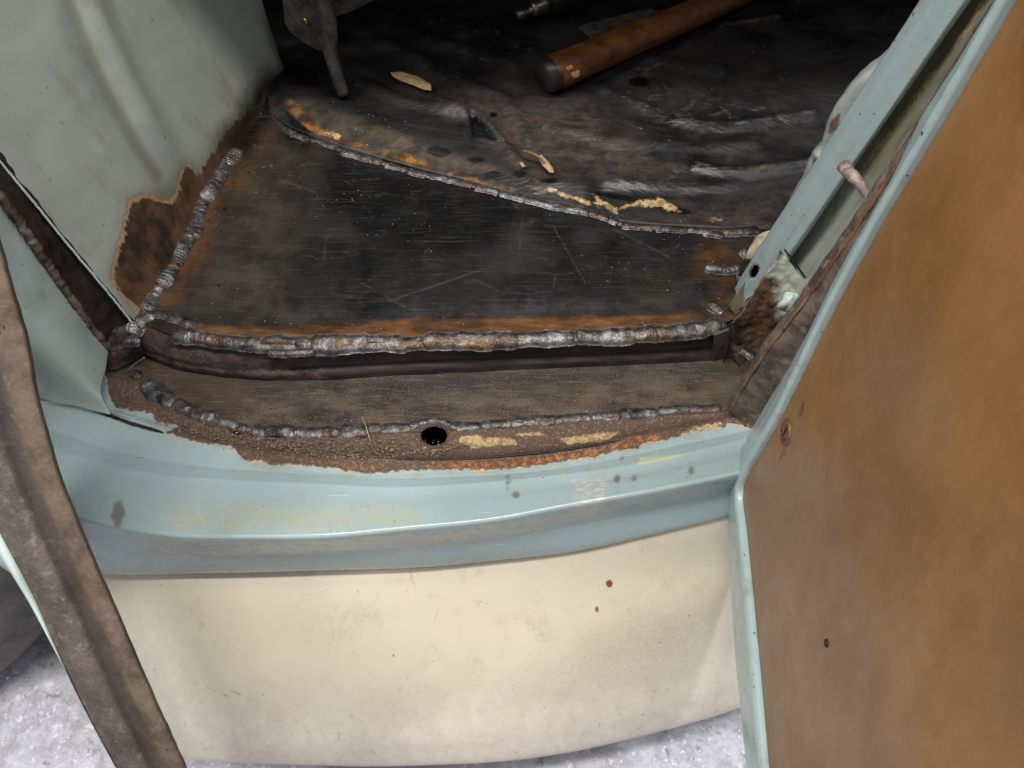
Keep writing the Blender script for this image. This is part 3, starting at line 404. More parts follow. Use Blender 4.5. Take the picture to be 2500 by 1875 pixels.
# ---- left: inner kick panel with a pressed rib
W0 = zrow(LEFTS, 0.343); W0[:, 0] -= 0.001
n0 = 160; w0 = resample(W0, n0); N1 = Py(-350., -36., 0.492); F1 = Py(598., -140., 0.865)
s = np.linspace(0, 1, n0)[:, None]; w1 = N1*(1-s) + F1*s; w1[:, 0] -= 0.012*np.sin(np.pi*s[:, 0])
G = loftgrid([w0, w0*0.66+w1*0.34, w0*0.33+w1*0.67, w1], n0, 170); N = normals(G); px, py = proj(G)
rib = [(120, -180), (215, 0), (262, 110), (305, 200), (350, 290), (400, 370), (440, 440)]; gro = [(60, -180), (165, 0), (215, 130), (265, 235), (330, 350), (380, 430)]
G += N*((0.0075*gauss(ldist(px, py, rib), 34) - 0.0035*gauss(ldist(px, py, gro), 30))[..., None]*np.clip((470-py)/160, 0, 1)[..., None])
G += N*(0.004*fbm(px/180, py/180, 3)[..., None])
rim_ = np.clip((px-520)/110, 0, 1)
wall_edge = G[:, 0].copy()
wall = surf('kick_panel', G, M['wall'], car, dict(
    bare=lambda x, y: sdf(x, y, [(345, 770), (290, 715), (274, 690), (276, 655), (288, 610), (305, 540), (318, 490), (345, 478), (372, 480), (402, 492), (418, 488), (432, 462), (440, 425), (452, 400), (468, 402), (485, 420), (500, 390), (530, 340), (560, 300), (640, 250), (760, 250), (600, 800)]),
    grime=lambda x, y: np.minimum(sdf(x, y, [(300, 470), (380, 380), (440, 400), (560, 290), (620, 150), (760, 90), (760, 800), (300, 800)]), ldist(x, y, [(590, -20), (640, 60), (690, 190)])-14),
    soot=lambda x, y: np.minimum(ldist(x, y, [(575, 340), (610, 280), (640, 220), (690, 190)])-30, 999),
    flaked=lambda x, y: ldist(x, y, [(345, 762), (284, 700), (290, 610), (312, 500), (345, 480), (400, 488), (418, 470), (436, 420)]),
    crease_shade=lambda x, y: ldist(x, y, gro)), thick=0.0015)
# ---- left: dark seal channel of the door pillar and the painted jamb in front of it
E = [(-140, 180), (-60, 282), (0, 355), (80, 460), (150, 555), (230, 665), (290, 722), (340, 764)]; A = [(-140, 330), (-60, 400), (0, 472), (60, 556), (130, 662), (190, 748), (222, 795), (268, 850)]
e3 = resample(wall_edge[::-1], 8); a3 = yrow(A, 0.452)
G = loftgrid([e3, resample(e3, 8)*0.8+resample(a3, 8)*0.2+[0, 0.012, -0.004], resample(e3, 8)*0.45+resample(a3, 8)*0.55+[0, 0.010, -0.004], a3 + [0, 0.0, -0.001]], 160, 40); px, py = proj(G); G += normals(G)*(0.003*fbm(px/40, py/40, 4)[..., None])
chan = surf('seal_channel', G, M['sealdark'], car, thick=0.0015)
tube('edge_lip', resample(wall_edge, 90) + np.random.randn(90, 3)*0.00015, 0.0011, M['lip'], wall, 8)
B = [(-140, 760), (-60, 840), (0, 900), (60, 952), (120, 980), (190, 993), (230, 1003), (268, 1012)]
b3 = zrow(B, 0.3165); bm_ = (a3 + b3)/2 + [0.0, -0.012, 0.010]
G = loftgrid([a3, a3*0.72+b3*0.28+[0, -0.008, 0.004], bm_, b3], 120, 80); px, py = proj(G); G += normals(G)*(0.0025*fbm(px/120, py/120, 3)[..., None])
jamb = surf('door_jamb', G, M['jamb'], car, thick=0.002)
# raised dirt bead along the channel's foot
tube('sealer_bead', resample(a3[2:] + [0, -0.0015, 0.001], 70) + np.random.randn(70, 3)*0.0006, 0.0032 + 0.001*np.random.rand(70), M['seal'], chan, 7)
# scorched corner between jamb and ledge
cor = [zrow([(268, 795), (300, 775), (345, 765), (375, 790)], 0.342), zrow([(262, 850), (300, 835), (335, 830), (372, 820)], 0.328), zrow([(258, 905), (290, 900), (320, 885), (360, 862)], 0.309)]
G = loftgrid(cor, 40, 40); px, py = proj(G); G += normals(G)*(0.006*fbm(px/28, py/28, 4)[..., None]); surf('corner_gusset', G, M['sealdark'], car, thick=0.001)
# ---- old floor beyond the patch
o0 = zrow([(x, y-4) for x, y in REAR], 0.3475); far = [(400, -330), (700, -330), (1000, -330), (1300, -330), (1700, -330), (2100, -330), (2500, -330)]
midr = [(560, 60), (740, 170), (1000, 270), (1250, 360), (1450, 400), (1700, 420), (2050, 400)]
G = loftgrid([o0, zrow(midr, 0.3505), zrow([(500, -100), (740, -60), (1000, -40), (1300, -30), (1700, -30), (2100, -40), (2350, -60)], 0.3515), zrow(far, 0.352)], 330, 200); px, py = proj(G)
CR = [[(1470, 215), (1540, 245), (1640, 280), (1720, 300), (1790, 303), (1900, 285), (1990, 272)], [(1695, 398), (1760, 408), (1830, 412), (1920, 400), (2000, 388)], [(1760, 62), (1850, 48), (1940, 32)]]
G[..., 2] += 0.012*fbm(px/330, py/140, 4)
for i, c in enumerate(CR): d = ldist(px, py, c); G[..., 2] += 0.007*gauss(d, 14) - 0.004*gauss(d, 50)
flg = [(690, 260), (760, 300), (900, 350), (1050, 400), (1200, 440), (1400, 490)]
G[..., 2] += 0.006*gauss(ldist(px, py, [(x+20, y-30) for x, y in flg]), 34)
for i, ln in enumerate([[(850, 150), (1050, 230), (1180, 300), (1270, 400)], [(950, 60), (1150, 120), (1260, 160)], [(1000, 20), (1210, 80), (1300, 110)], [(880, 200), (1000, 250), (1130, 270)], [(930, 100), (1080, 170), (1230, 240), (1290, 330)], [(1500, 120), (1620, 150), (1760, 170)], [(1330, 300), (1480, 340), (1650, 350), (1850, 340)], [(860, 60), (980, 110), (1120, 160)], [(1480, 440), (1640, 455), (1800, 450)]]): G[..., 2] += (0.006*gauss(ldist(px, py, ln), 15) - 0.0025*gauss(ldist(px, py, ln), 45))*(0.4+1.2*vnoise(px/90+i*7, py/60))
G[..., 2] += np.clip(0.005*np.sign(sdf(px, py, [(1150, 265), (1232, 350), (1150, 350)]))*0, -1, 1) - 0.010*(sdf(px, py, [(1146, 268), (1160, 268), (1236, 352), (1150, 345)]) < 0)
hole_shades = [((1075, 372), 26, 12), ((1060, 366), 20, 9), ((1205, 428), 26, 10), ((1268, 424), 18, 9), ((1340, 442), 22, 8), ((1160, 390), 22, 7), ((1205, 280), 9, 6), ((1640, 292), 14, 12), ((1560, 200), 26, 12)]
old = surf('old_floor', G, M['old'], car, dict(
    brown=lambda x, y: np.minimum.reduce([sdf(x, y, [(1240, 230), (1440, 250), (1500, 330), (1640, 420), (1500, 440), (1300, 430), (1180, 330)]), sdf(x, y, [(1000, 190), (1240, 240), (1270, 380), (1150, 280)]), sdf(x, y, [(1650, 500), (1900, 480), (1900, 560), (1650, 560)])]),
    scuff=lambda x, y: np.minimum.reduce([sdf(x, y, [(1460, 160), (1600, 130), (1740, 160), (1720, 200), (1560, 230)]), sdf(x, y, [(1500, 400), (1700, 420), (1690, 450), (1520, 440)]), sdf(x, y, [(990, 20), (1250, 60), (1250, 100), (1050, 60)]), sdf(x, y, [(1500, 210), (1900, 280), (1900, 310), (1600, 290)])]),
    crest_light=lambda x, y: np.minimum.reduce([ldist(x, y, c) for c in CR]),
    flange=lambda x, y: sdf(x, y, [(700, 250), (740, 235), (820, 270), (960, 320), (1100, 375), (1280, 430), (1400, 500), (1200, 455), (1000, 400), (800, 335)]),
    rust=lambda x, y: np.minimum.reduce([ldist(x, y, [(740, 290), (790, 330), (900, 365), (990, 385), (1040, 405)])-8, ldist(x, y, [(705, 255), (745, 290), (760, 310)])-14, ldist(x, y, [(1100, 425), (1250, 465)])-4]),
    pit=lambda x, y: np.minimum.reduce([(np.hypot((x-c[0])/a, (y-c[1])/b)-1)*b for c, a, b in hole_shades] + [sdf(x, y, [(1146, 275), (1165, 285), (1232, 350), (1150, 330)]), ldist(x, y, [(1460, 470), (1560, 490), (1680, 520)])-7, sdf(x, y, [(690, 260), (720, 290), (770, 330), (720, 325)])]),
    prim=lambda x, y: np.minimum.reduce([sdf(x, y, [(1445, 472), (1500, 510), (1560, 490), (1610, 482), (1680, 525), (1600, 505), (1540, 500), (1500, 520), (1460, 490)]), ldist(x, y, [(1345, 462), (1420, 490), (1480, 505)])-3, ldist(x, y, [(790, 322), (825, 332)])-6, ldist(x, y, [(1735, 534), (1765, 537)])-3])), thick=0.003)
# ---- welds: every bead is a piece of its own
def bead(parent, pts, hw, z, nrm=(0, 0, 1), h=0.42, lam=0.0030, seed=0, mat='weld', over=0.35, name='weld_bead'):
    p_ = np.array(pts, float); e0 = p_[0]-p_[1]; e1 = p_[-1]-p_[-2]; p_ = np.vstack([p_[0]+e0/np.linalg.norm(e0)*hw*over, p_, p_[-1]+e1/np.linalg.norm(e1)*hw*over]); P = resample(zrow(p_, z), 40); L = np.linalg.norm(np.diff(P, axis=0), axis=1).sum(); ns = int(np.clip(L/0.0007, 18, 700)); P = resample(P, ns)
    t = np.linalg.norm(CAM - P[ns//2]); w = hw*t/F; T = np.gradient(P, axis=0); T /= np.linalg.norm(T, axis=1, keepdims=True); nn = np.array(nrm, float); nn /= np.linalg.norm(nn)
    Sd = np.cross(T, nn); Sd /= np.linalg.norm(Sd, axis=1, keepdims=True); v = np.linspace(-1, 1, 15); d = np.linspace(0, L, ns)
    e = np.minimum(d, L-d); re = min(w*(0.45+0.4*((seed*0.61) % 1)), L*0.45); ef = np.sqrt(np.clip(1-(1-np.clip(e/re, 0, 1))**2, 0.0, 1)); ef = np.maximum(ef, 0.22)
    wob = 1 + 0.5*fbm(d/w*0.9+seed*7.3, np.full(ns, seed*3.1), 3); lat = w*0.5*fbm(d/w*0.5+seed*2.1, np.full(ns, 5.0+seed), 2)
    D, V_ = np.meshgrid(d, v, indexing='ij'); lm = lam*(0.8+0.5*((seed*0.37) % 1)); ph = (D + 0.55*w*(1-V_**2))/lm + 2.6*fbm(D/w*0.8+seed, V_*1.2, 3)
    rp = np.abs(np.sin(np.pi*ph)); hh = w*h*ef[:, None]*(0.82*np.clip(1-(np.abs(V_)/0.84)**2.2, 0, 1)**0.7 + 0.18*(1-np.abs(V_)**3))*(0.92 + 0.09*rp*np.clip(2.2*vnoise(D/w*0.7+seed*5, V_*0+seed)-0.6, 0, 1) + 0.95*fbm(D/w*1.0+9*seed, V_*0.9+seed, 4)) - 0.0010
    G = P[:, None] + Sd[:, None]*((V_*w*(ef*wob)[:, None] + lat[:, None])[..., None]) + nn*hh[..., None]
    px_, py_ = proj(G)
    o = mk(name, G.reshape(-1, 3), gridfaces(ns, 15), M[mat], parent)
    p = o.data.polygons[len(o.data.polygons)//2]
    if Vector(p.normal).dot(Vector(nn)) < 0: o.data.flip_normals()
    return o
bead(floor, FRONT[1:11], 17, ZF+0.0005, (0, -0.35, 0.93), 0.30, 0.004, 91.3, over=0.0, name='weld_root')
bead(floor, [(579, 372), (545, 425), (506, 487), (487, 535), (470, 580), (440, 630), (405, 690), (372, 730), (352, 775), (320, 815)], 17, ZF+0.0005, (0.5, -0.1, 0.8), 0.30, 0.004, 77.7, over=0.0, name='weld_root')
bead(sill, LOW[2:7] + [(960, 1048), (1015, 1038)], 11, 0.3058, (0, -0.1, 1), 0.28, 0.004, 55.1, over=0.0, name='weld_root')
bead(sill, [(1098, 1040), (1250, 1034), (1500, 1013), (1760, 996)], 11, 0.3058, (0, -0.1, 1), 0.28, 0.004, 56.1, over=0.0, name='weld_root')
bead(sill, [(1012, 1038), (1035, 1029), (1060, 1025), (1085, 1029), (1105, 1039)], 8, 0.3060, (0, -0.1, 1), 0.4, 0.004, 57.1, over=0.0)
bead(floor, REAR[3:14], 6.5, ZF+0.0025, (0, -0.2, 1), 0.3, 0.004, 33.9, over=0.0, name='weld_root')
k = 0
for pts, hw in [([(421, 820), (470, 825), (530, 829), (580, 836), (633, 842)], 17), ([(650, 834), (690, 836), (724, 838)], 15), ([(656, 860), (700, 862), (764, 858)], 9), ([(724, 840), (764, 842)], 19), ([(766, 842), (830, 839), (893, 838)], 23), ([(897, 836), (950, 838), (992, 838)], 19), ([(990, 838), (1026, 835)], 17), ([(1037, 836), (1150, 833), (1262, 831)], 21), ([(1264, 830), (1330, 827), (1398, 824)], 18), ([(1414, 822), (1500, 820), (1602, 815)], 19), ([(1603, 813), (1690, 807), (1757, 790)], 18)]:
    k += 1; bead(floor, pts, hw*1.15, ZF+0.0012, (0, -0.35, 0.93), 0.32, 0.0034, k)
for pts, hw in [([(579, 372), (545, 425), (506, 485)], 25), ([(500, 490), (487, 535), (478, 580)], 21), ([(470, 578), (440, 630), (415, 675), (400, 697)], 27), ([(402, 690), (380, 712)], 16), ([(374, 708), (366, 756)], 18), ([(380, 762), (410, 770), (478, 796)], 13), ([(330, 792), (352, 784), (376, 770)], 17), ([(303, 832), (340, 830)], 14)]:
    k += 1; bead(floor, pts, hw*1.12, ZF+0.001, (0.5, -0.1, 0.8), 0.42, 0.0040, k)
for pts, hw in [([(308, 905), (340, 918)], 11), ([(351, 940), (380, 962), (417, 986)], 21), ([(424, 986), (470, 1005), (515, 1019)], 18), ([(535, 1030), (596, 1047)], 15), ([(618, 1051), (717, 1056)], 17), ([(717, 1056), (770, 1057), (824, 1055)], 15), ([(836, 1053), (897, 1052)], 19), ([(899, 1048), (927, 1046)], 14), ([(935, 1048), (1000, 1047)], 14), ([(1000, 1043), (1022, 1036)], 12), ([(1100, 1039), (1116, 1042)], 9), ([(1117, 1042), (1171, 1042)], 12), ([(1179, 1037), (1246, 1034)], 13), ([(1252, 1034), (1353, 1026)], 15), ([(1356, 1026), (1440, 1020)], 13), ([(1449, 1019), (1513, 1014)], 13), ([(1519, 1012), (1601, 1006)], 15), ([(1613, 1003), (1682, 998)], 12), ([(1687, 999), (1758, 996)], 11)]:
    k += 1; bead(sill, pts, hw*1.15, 0.3062, (0, -0.1, 1), 0.36, 0.0026, k)
for pts, hw in [([(660, 245), (668, 275), (690, 312)], 6), ([(690, 312), (722, 330), (752, 338)], 7), ([(784, 348), (824, 360)], 7), ([(834, 368), (880, 382), (928, 394)], 9), ([(942, 402), (990, 412)], 8), ([(998, 415), (1038, 426)], 10), ([(1053, 426), (1100, 438), (1152, 450)], 9), ([(1163, 456), (1214, 468)], 10), ([(1222, 470), (1280, 484)], 9), ([(1283, 486), (1350, 502), (1437, 517)], 10), ([(1440, 519), (1485, 533)], 8), ([(1489, 534), (1506, 544)], 9), ([(1520, 551), (1592, 555)], 8), ([(1603, 557), (1676, 561)], 9), ([(1683, 558), (1716, 564)], 8), ([(1718, 567), (1765, 573)], 10), ([(1768, 565), (1852, 563)], 11)]:
    k += 1; bead(floor, pts, hw*1.15, ZF+0.003, (0, -0.2, 1), 0.36, 0.0030, k)
for pts, hw in [([(1725, 652), (1765, 658), (1806, 655)], 13), ([(1804, 655), (1812, 690)], 9), ([(1812, 610), (1826, 622), (1842, 644)], 13), ([(1732, 742), (1765, 765)], 14), ([(1735, 775), (1760, 790)], 8), ([(1762, 760), (1785, 795)], 9), ([(1811, 852), (1835, 868), (1856, 882)], 11)]:
    k += 1; bead(floor, pts, hw, ZF+0.003 if k < 60 else 0.32, (-0.2, -0.3, 1), 0.45, 0.0030, k)

# ---- right: pillar with its flange bar, jamb face, cover plate, seal channel and scorched foot
BL = [(2364, -130), (2278, 0), (2058, 332), (1837, 665), (1812, 705), (1792, 745)]
BM = [(2432, -130), (2342, 0), (2116, 332), (1888, 662), (1862, 700), (1840, 725)]
BR = [(2462, -130), (2370, 0), (2136, 332), (1902, 668), (1872, 708), (1850, 735)]
bl, bm2, br = yrow(BL, 0.500), yrow(BM, 0.488), yrow(BR, 0.497)
pil = empty('pillar', (0, 0, 0)); pil.parent = car; pil.location = -car.location
G = loftgrid([bl + [-0.001, 0.012, 0], bl, resample(bl, 12)*0.5+resample(bm2, 12)*0.5 + [0, -0.0004, 0], resample(bl, 12)*0.06+resample(bm2, 12)*0.94 + [0, 0.001, 0], bm2+[0.0015, -0.002, 0], resample(bm2, 12)*0.5+resample(br, 12)*0.5+[0, -0.004, 0], br, br + [0.002, 0.03, 0]], 200, 60, True); px, py = proj(G); G += normals(G)*(0.0007*fbm(px/60, py/60, 3)[..., None])
surf('flange_bar', G, M['blue'], pil, thick=0.0015, cut=lambda x, y: np.hypot((x-1842)/11+(y-662)/40, (y-662)/18) < 1)
hb = Py(np.array([1842.]), np.array([663.]), 0.508)[0]; t_ = np.linspace(0, 2*np.pi, 18, endpoint=False)
tube('hole_rim', np.array([Py(1842+11*math.cos(q)-3*math.sin(q), 662+17*math.sin(q), 0.4985) for q in np.append(t_, [0, t_[1]])]), 0.0008, M['piping'], pil, 6, False)
slab('hole_back', [hb+[-.012, .004, -.012], hb+[.012, .004, -.012], hb+[.012, .004, .012], hb+[-.012, .004, .012]], M['sealdark'], pil, (0, 0.002, 0))
SL = [(2530, -100), (2449, 19), (2395, 95), (2281, 278), (2227, 357), (2151, 465), (2090, 560), (2023, 656), (1966, 735), (1919, 795), (1871, 858), (1808, 956), (1785, 1000)]
SR = [(2560, -100), (2468, 19), (2420, 95), (2318, 240), (2272, 312), (2200, 440), (2130, 575), (2055, 697), (2002, 798), (1940, 909), (1900, 975), (1868, 1020), (1840, 1062)]
sl3, sr3 = yrow(SL, 0.386), yrow(SR, 0.372)
jl = br + [0.006, 0.028, 0]; n_ = 140; j0, j1 = resample(jl, n_), resample(yrow(SL[:10], 0.390), n_)
G = loftgrid([j0, j0*0.75+j1*0.25+[0.018, 0.004, 0], j0*0.45+j1*0.55+[0.016, 0.004, 0], j0*0.2+j1*0.8+[0.006, 0.003, 0], j1], n_, 60); px, py = proj(G); G += normals(G)*(0.003*fbm(px/90, py/90, 3)[..., None])
m = Mat('jamb_face_paint'); jc = m.mix(m.noise(24, 4), S(178, 184, 174), S(160, 164, 154)); jc = m.mix(m.math('MULTIPLY', m.edge('olive_shade', 26, 22, 40, 5), 0.85), jc, m.mix(m.noise(60, 5), S(112, 108, 84), S(138, 130, 100)))  # shadow of the recess beside the bar is painted in as olive
jc = m.mix(m.math('MULTIPLY', m.rng(m.attr('flake'), 2, 9, 1.0, 0.0), m.rng(m.noise(130, 5, 0.7), 0.42, 0.56)), jc, S(206, 176, 128)); jc = m.mix(m.math('MULTIPLY', m.rng(m.noise(34, 6, 0.7, (1, 1, 0.4), off=4), 0.56, 0.7), 0.7), jc, S(122, 96, 68)); jc = m.mix(m.rng(m.noise(200, 3, off=2), 0.68, 0.72), jc, S(90, 72, 54))
M['panel'] = m.done(jc, 0.42, 0, m.bump(m.noise(120, 5), 0.4, 0.0012), 0.45)
surf('jamb_face', G, M['panel'], pil, dict(olive_shade=lambda x, y: sdf(x, y, [(2440, -40), (2420, 40), (2240, 300), (2130, 440), (2080, 420), (2200, 250), (2370, 0)]), flake=lambda x, y: np.minimum.reduce([ldist(x, y, [(2395, 10), (2370, 60), (2330, 110)]), ldist(x, y, [(2280, 170), (2250, 220), (2200, 290), (2150, 350), (2110, 405)])])), thick=0.0015)
lw_ = np.linspace(0, 1, 60)
sg = resample(sl3, 60); G = loftgrid([sg + [0, 0.01, 0], sg, resample(sl3, 60)*0.5+resample(sr3, 60)*0.5+[-0.001, -0.003, 0.001], resample(sr3, 60), resample(sr3, 60)+[0.01, 0.012, 0]], 220, 30); px, py = proj(G); G += normals(G)*(0.0035*fbm(px/36, py/36, 4)[..., None])
ch2 = surf('seal_strip', G, M['seal'], pil, thick=0.001)
tube('tan_piping', resample(sl3[1:] + [-0.0005, -0.0008, 0.0002], 120) + np.random.randn(120, 3)*0.00018, 0.0013 + 0.0003*np.random.rand(120), M['piping'], ch2, 7)
pts = [(2150, 540), (2023, 656)]
# cover plate behind the bar
CV = [(2206, 113), (2164, 146), (2104, 193), (2063, 240), (2028, 291), (2015, 329), (2003, 364), (1980, 392), (1958, 443), (1923, 506), (1900, 548)]
CVR = [(2230, 130), (2200, 170), (2150, 240), (2120, 290), (2090, 330), (2070, 370), (2050, 400), (2020, 440), (1990, 480), (1950, 540), (1920, 575)]
cv, cvr = yrow(CV, 0.516), yrow(CVR, 0.512); c_ = (cv+cvr)/2 + [0, -0.004, 0]
G = loftgrid([cv + [0.006, 0.014, 0], cv, c_, cvr], 120, 24); px, py = proj(G); G += normals(G)*((0.003*fbm(px/50, py/50, 3) + 0.004*gauss(ldist(px, py, [(2000, 380), (2060, 400)]), 12) - 0.004*gauss(ldist(px, py, [(1995, 402), (2050, 420)]), 10))[..., None])
m = Mat('cover_plate_paint'); cvc = m.mix(m.noise(30, 4), S(152, 160, 156), S(136, 142, 134)); cvc = m.mix(m.edge('low', 30, 16, 40), cvc, m.mix(m.noise(40, 4), S(146, 136, 104), S(120, 108, 84))); cvc = m.mix(m.edge('chip', 8, 3, 110), cvc, m.mix(m.noise(150, 4), S(44, 36, 30), S(126, 104, 72)))
M['cover'] = m.done(cvc, 0.45, 0, m.bump(m.noise(200, 4), 0.4, 0.001))
surf('cover_plate', G, M['cover'], pil, dict(chip=lambda x, y: np.minimum(sdf(x, y, [(2056, 276), (2048, 296), (2042, 318), (2026, 328), (2020, 322), (2032, 294), (2046, 276)]), ldist(x, y, [(2150, 160), (2132, 172)])-1), low=lambda x, y: sdf(x, y, [(2010, 380), (2060, 400), (1930, 590), (1880, 560)])), thick=0.001)
# lug at the base of the bar
G = loftgrid([yrow([(1838, 590), (1850, 574), (1872, 564), (1900, 558)], 0.53), yrow([(1826, 612), (1842, 604), (1866, 598), (1890, 590)], 0.520), yrow([(1822, 640), (1838, 640), (1855, 640), (1872, 632)], 0.514)], 30, 30); surf('base_lug', G, M['lug'], pil, thick=0.002)
# lower closing plate with its seam
G = loftgrid([yrow([(1918, 612), (1940, 642), (1962, 674), (1988, 708)], 0.47), yrow([(1880, 672), (1905, 700), (1930, 730), (1962, 752)], 0.455), yrow([(1838, 735), (1868, 765), (1895, 790), (1925, 800)], 0.44), yrow([(1795, 790), (1825, 830), (1850, 860), (1880, 862)], 0.425)], 60, 70); px, py = proj(G); G += normals(G)*(0.013*fbm(px/55, py/45, 5)[..., None]); G[..., 0] -= 0.004
m = Mat('closing_plate_paint'); cc = m.mix(m.edge('clean', 26, 12, 60), m.mix(m.rng(m.noise(60, 6, 0.7), 0.35, 0.65), S(44, 32, 26), S(104, 78, 56)), m.mix(m.noise(40, 4), S(196, 204, 192), S(170, 172, 154))); M['closing'] = m.done(cc, 0.5, 0, m.bump(m.noise(300, 4), 0.5, 0.001))
surf('closing_plate', G, M['closing'], pil, dict(clean=lambda x, y: sdf(x, y, [(1915, 600), (1995, 710), (1960, 760), (1900, 780), (1890, 730), (1900, 690), (1880, 670)])), thick=0.001)
bs = Py(1925., 738., 0.436); aa = np.linspace(0, np.pi, 12); bb = np.linspace(0, 2*np.pi, 16, endpoint=False); ll = np.array([bs + 0.0085*(1+0.25*math.sin(3*b_ + 2*a_))*np.array([math.sin(a_)*math.cos(b_), math.sin(a_)*math.sin(b_)*0.7, math.cos(a_)*1.2]) for a_ in aa for b_ in bb]); mk('sealer_blob', ll, gridfaces(12, 16, True), M['lip'], pil)
tube('plate_seam', yrow([(1916, 610), (1940, 641), (1986, 707)], 0.458), 0.0010, M['black'], pil, 6)
# brown burnt foot
G = loftgrid([zrow([(1765, 770), (1790, 735), (1830, 710), (1900, 700)], 0.352), zrow([(1772, 800), (1800, 790), (1850, 790), (1930, 780)], 0.338), zrow([(1778, 838), (1805, 845), (1850, 856), (1920, 850)], 0.318), zrow([(1782, 872), (1808, 900), (1850, 930), (1910, 940)], 0.3035)], 70, 70); px, py = proj(G); G += normals(G)*((0.009*fbm(px/60, py/50, 5) - 0.012*gauss(np.hypot(px-1806, py-838), 9))[..., None]); surf('pillar_foot', G, M['foot'], pil, thick=0.001)
slab('flange_tip', yrow([(1818, 690), (1783, 742), (1786, 758), (1802, 770), (1812, 735)], 0.478), M['lug'], pil, (0.001, 0.002, 0))
# hinge pin
hp = np.array([Py(2062., 412., 0.478), Py(2076., 424., 0.470), Py(2092., 440., 0.463), Py(2112., 468., 0.452), Py(2140., 506., 0.436)]); hp = resample(hp, 30)
q = np.linspace(0, 1, 30); tube('check_pin', hp, 0.0038 + 0.0012*gauss(q-0.25, 0.10) - 0.0004*(q > 0.5), M['pin'], pil, 12)
tube('pin_collar', np.array([Py(2058., 404., 0.482), Py(2072., 420., 0.474)]), 0.0052, M['pin'], pil, 10)

# ---- right: open door with a hardboard card
door = empty('door', (0, 0, 0)); door.parent = car; door.location = -car.location; door['label'] = 'open door lined with bare brown hardboard at right'
DX, DY, DK = 0.209, 0.309, 0.095
def Pd(pts, off=0.0):
    p = np.array(pts, float); d = ray(p[:, 0], p[:, 1]); t = (DX + off - DK*DY)/(d[:, 0] - DK*d[:, 1]); return CAM + d*t[:, None]
CE = [(2640, -210), (2496, 0), (2401, 158), (2306, 316), (2223, 450), (2093, 671), (2020, 807), (1977, 895), (1911, 1027), (1865, 1105), (1832, 1163), (1821, 1195), (1820, 1225), (1825, 1264), (1835, 1350), (1863, 1635), (1885, 1875), (1905, 2080)]
OE = [(2610, -210), (2467, 0), (2370, 145), (2275, 286), (2194, 450), (2049, 697), (1998, 798), (1935, 909), (1865, 1018), (1825, 1090), (1801, 1135), (1793, 1170), (1788, 1215), (1788, 1264), (1791, 1350), (1806, 1600), (1834, 1875), (1850, 2080)]
ce = resample(Pd(CE), 260); oe = resample(Pd(OE, 0.004), 260); nd = np.array([-1, DK, 0]); nd = nd/np.linalg.norm(nd)
G = loftgrid([ce + nd*0.0005, ce + nd*0.006, ce*0.72+oe*0.28 + nd*0.0075, ce*0.35+oe*0.65 + nd*0.006, oe + nd*0.001, oe - nd*0.012, oe - nd*0.032], 260, 34); px, py = proj(G); G += normals(G)*(0.0012*fbm(px/70, py/70, 3)[..., None]); surf('door_rim', G, M['rim'], door, thick=0.001)
# the card as one fine sheet between its edge and the far end of the door
far_ = Pd([(2640, -210), (2800, 200), (2800, 500), (2800, 800), (2800, 1100), (2800, 1400), (2800, 1700), (2800, 2080)]) 
G = loftgrid([ce + nd*0.0022, resample(far_, 260) + nd*0.0022], 260, 90); px, py = proj(G); G += nd*(0.004*fbm(px/500, py/500, 2)*np.clip(ldist(px, py, CE)/120, 0, 1))[..., None]
card = surf('door_card', G, M['card'], door, dict(dust=lambda x, y: np.minimum(sdf(x, y, [(1800, 1050), (2000, 1150), (2060, 1450), (2200, 1900), (1700, 1900)]), sdf(x, y, [(2110, 860), (2200, 860), (2200, 990), (2130, 990)])),
    mark=lambda x, y: np.minimum(ldist(x, y, [(1962, 985), (1955, 1015)])-3, ldist(x, y, [(1915, 1100), (1905, 1120)])-2)), thick=0.003)
slab('outer_skin', np.vstack([oe[::6] - nd*0.032, (resample(far_, 30) - nd*0.04)[::-1]]), M['rim'], door, -nd*0.002)
def ring(c, n, r0, r1, h, name, mat, parent, seg=24):
    n = n/np.linalg.norm(n); A_ = np.cross(n, [0.1, 0.3, 0.9]); A_ /= np.linalg.norm(A_); B_ = np.cross(n, A_); a = np.linspace(0, 2*np.pi, seg, endpoint=False); C_ = A_[None]*np.cos(a)[:, None] + B_[None]*np.sin(a)[:, None]
    prof = [(r1, 0), (r1*0.97, h*0.7), (r1*0.86, h), (r0*1.15, h*0.6), (r0, h*0.1)]; V = np.vstack([c + C_*r + n*z for r, z in prof]); Fc = [list(f) for f in gridfaces(len(prof), seg, True)]; return mk(name, V, Fc, mat, parent)
scw = Pd([(1929, 1056)])[0] + nd*0.0024
m = mat_dirty('screw_brown', S(118, 84, 66), S(140, 104, 84), S(84, 58, 46), 120, 0.45, 0.5, 0.4); M['screw'] = m
cw = ring(scw, nd, 0.0055, 0.0105, 0.0022, 'cup_washer', M['screw'], card)
sc_ = tube('screw_head', np.array([scw, scw+nd*0.0008, scw+nd*0.0014, scw+nd*0.0016]), [0.0056, 0.0054, 0.0036, 0.0006], M['screw'], card, 20)
slab('screw_slot', [scw+nd*0.0013+np.array([0, -.0008, -.005]), scw+nd*0.0013+np.array([0, .0008, -.005]), scw+nd*0.0013+np.array([0, .0008, .005]), scw+nd*0.0013+np.array([0, -.0008, .005])], M['black'], card, nd*0.0005)
ph_ = Pd([(2028, 1571)])[0] + nd*0.0024; ring(ph_, nd, 0.0015, 0.0026, 0.0008, 'fixing_hole', M['black'], card, 12)

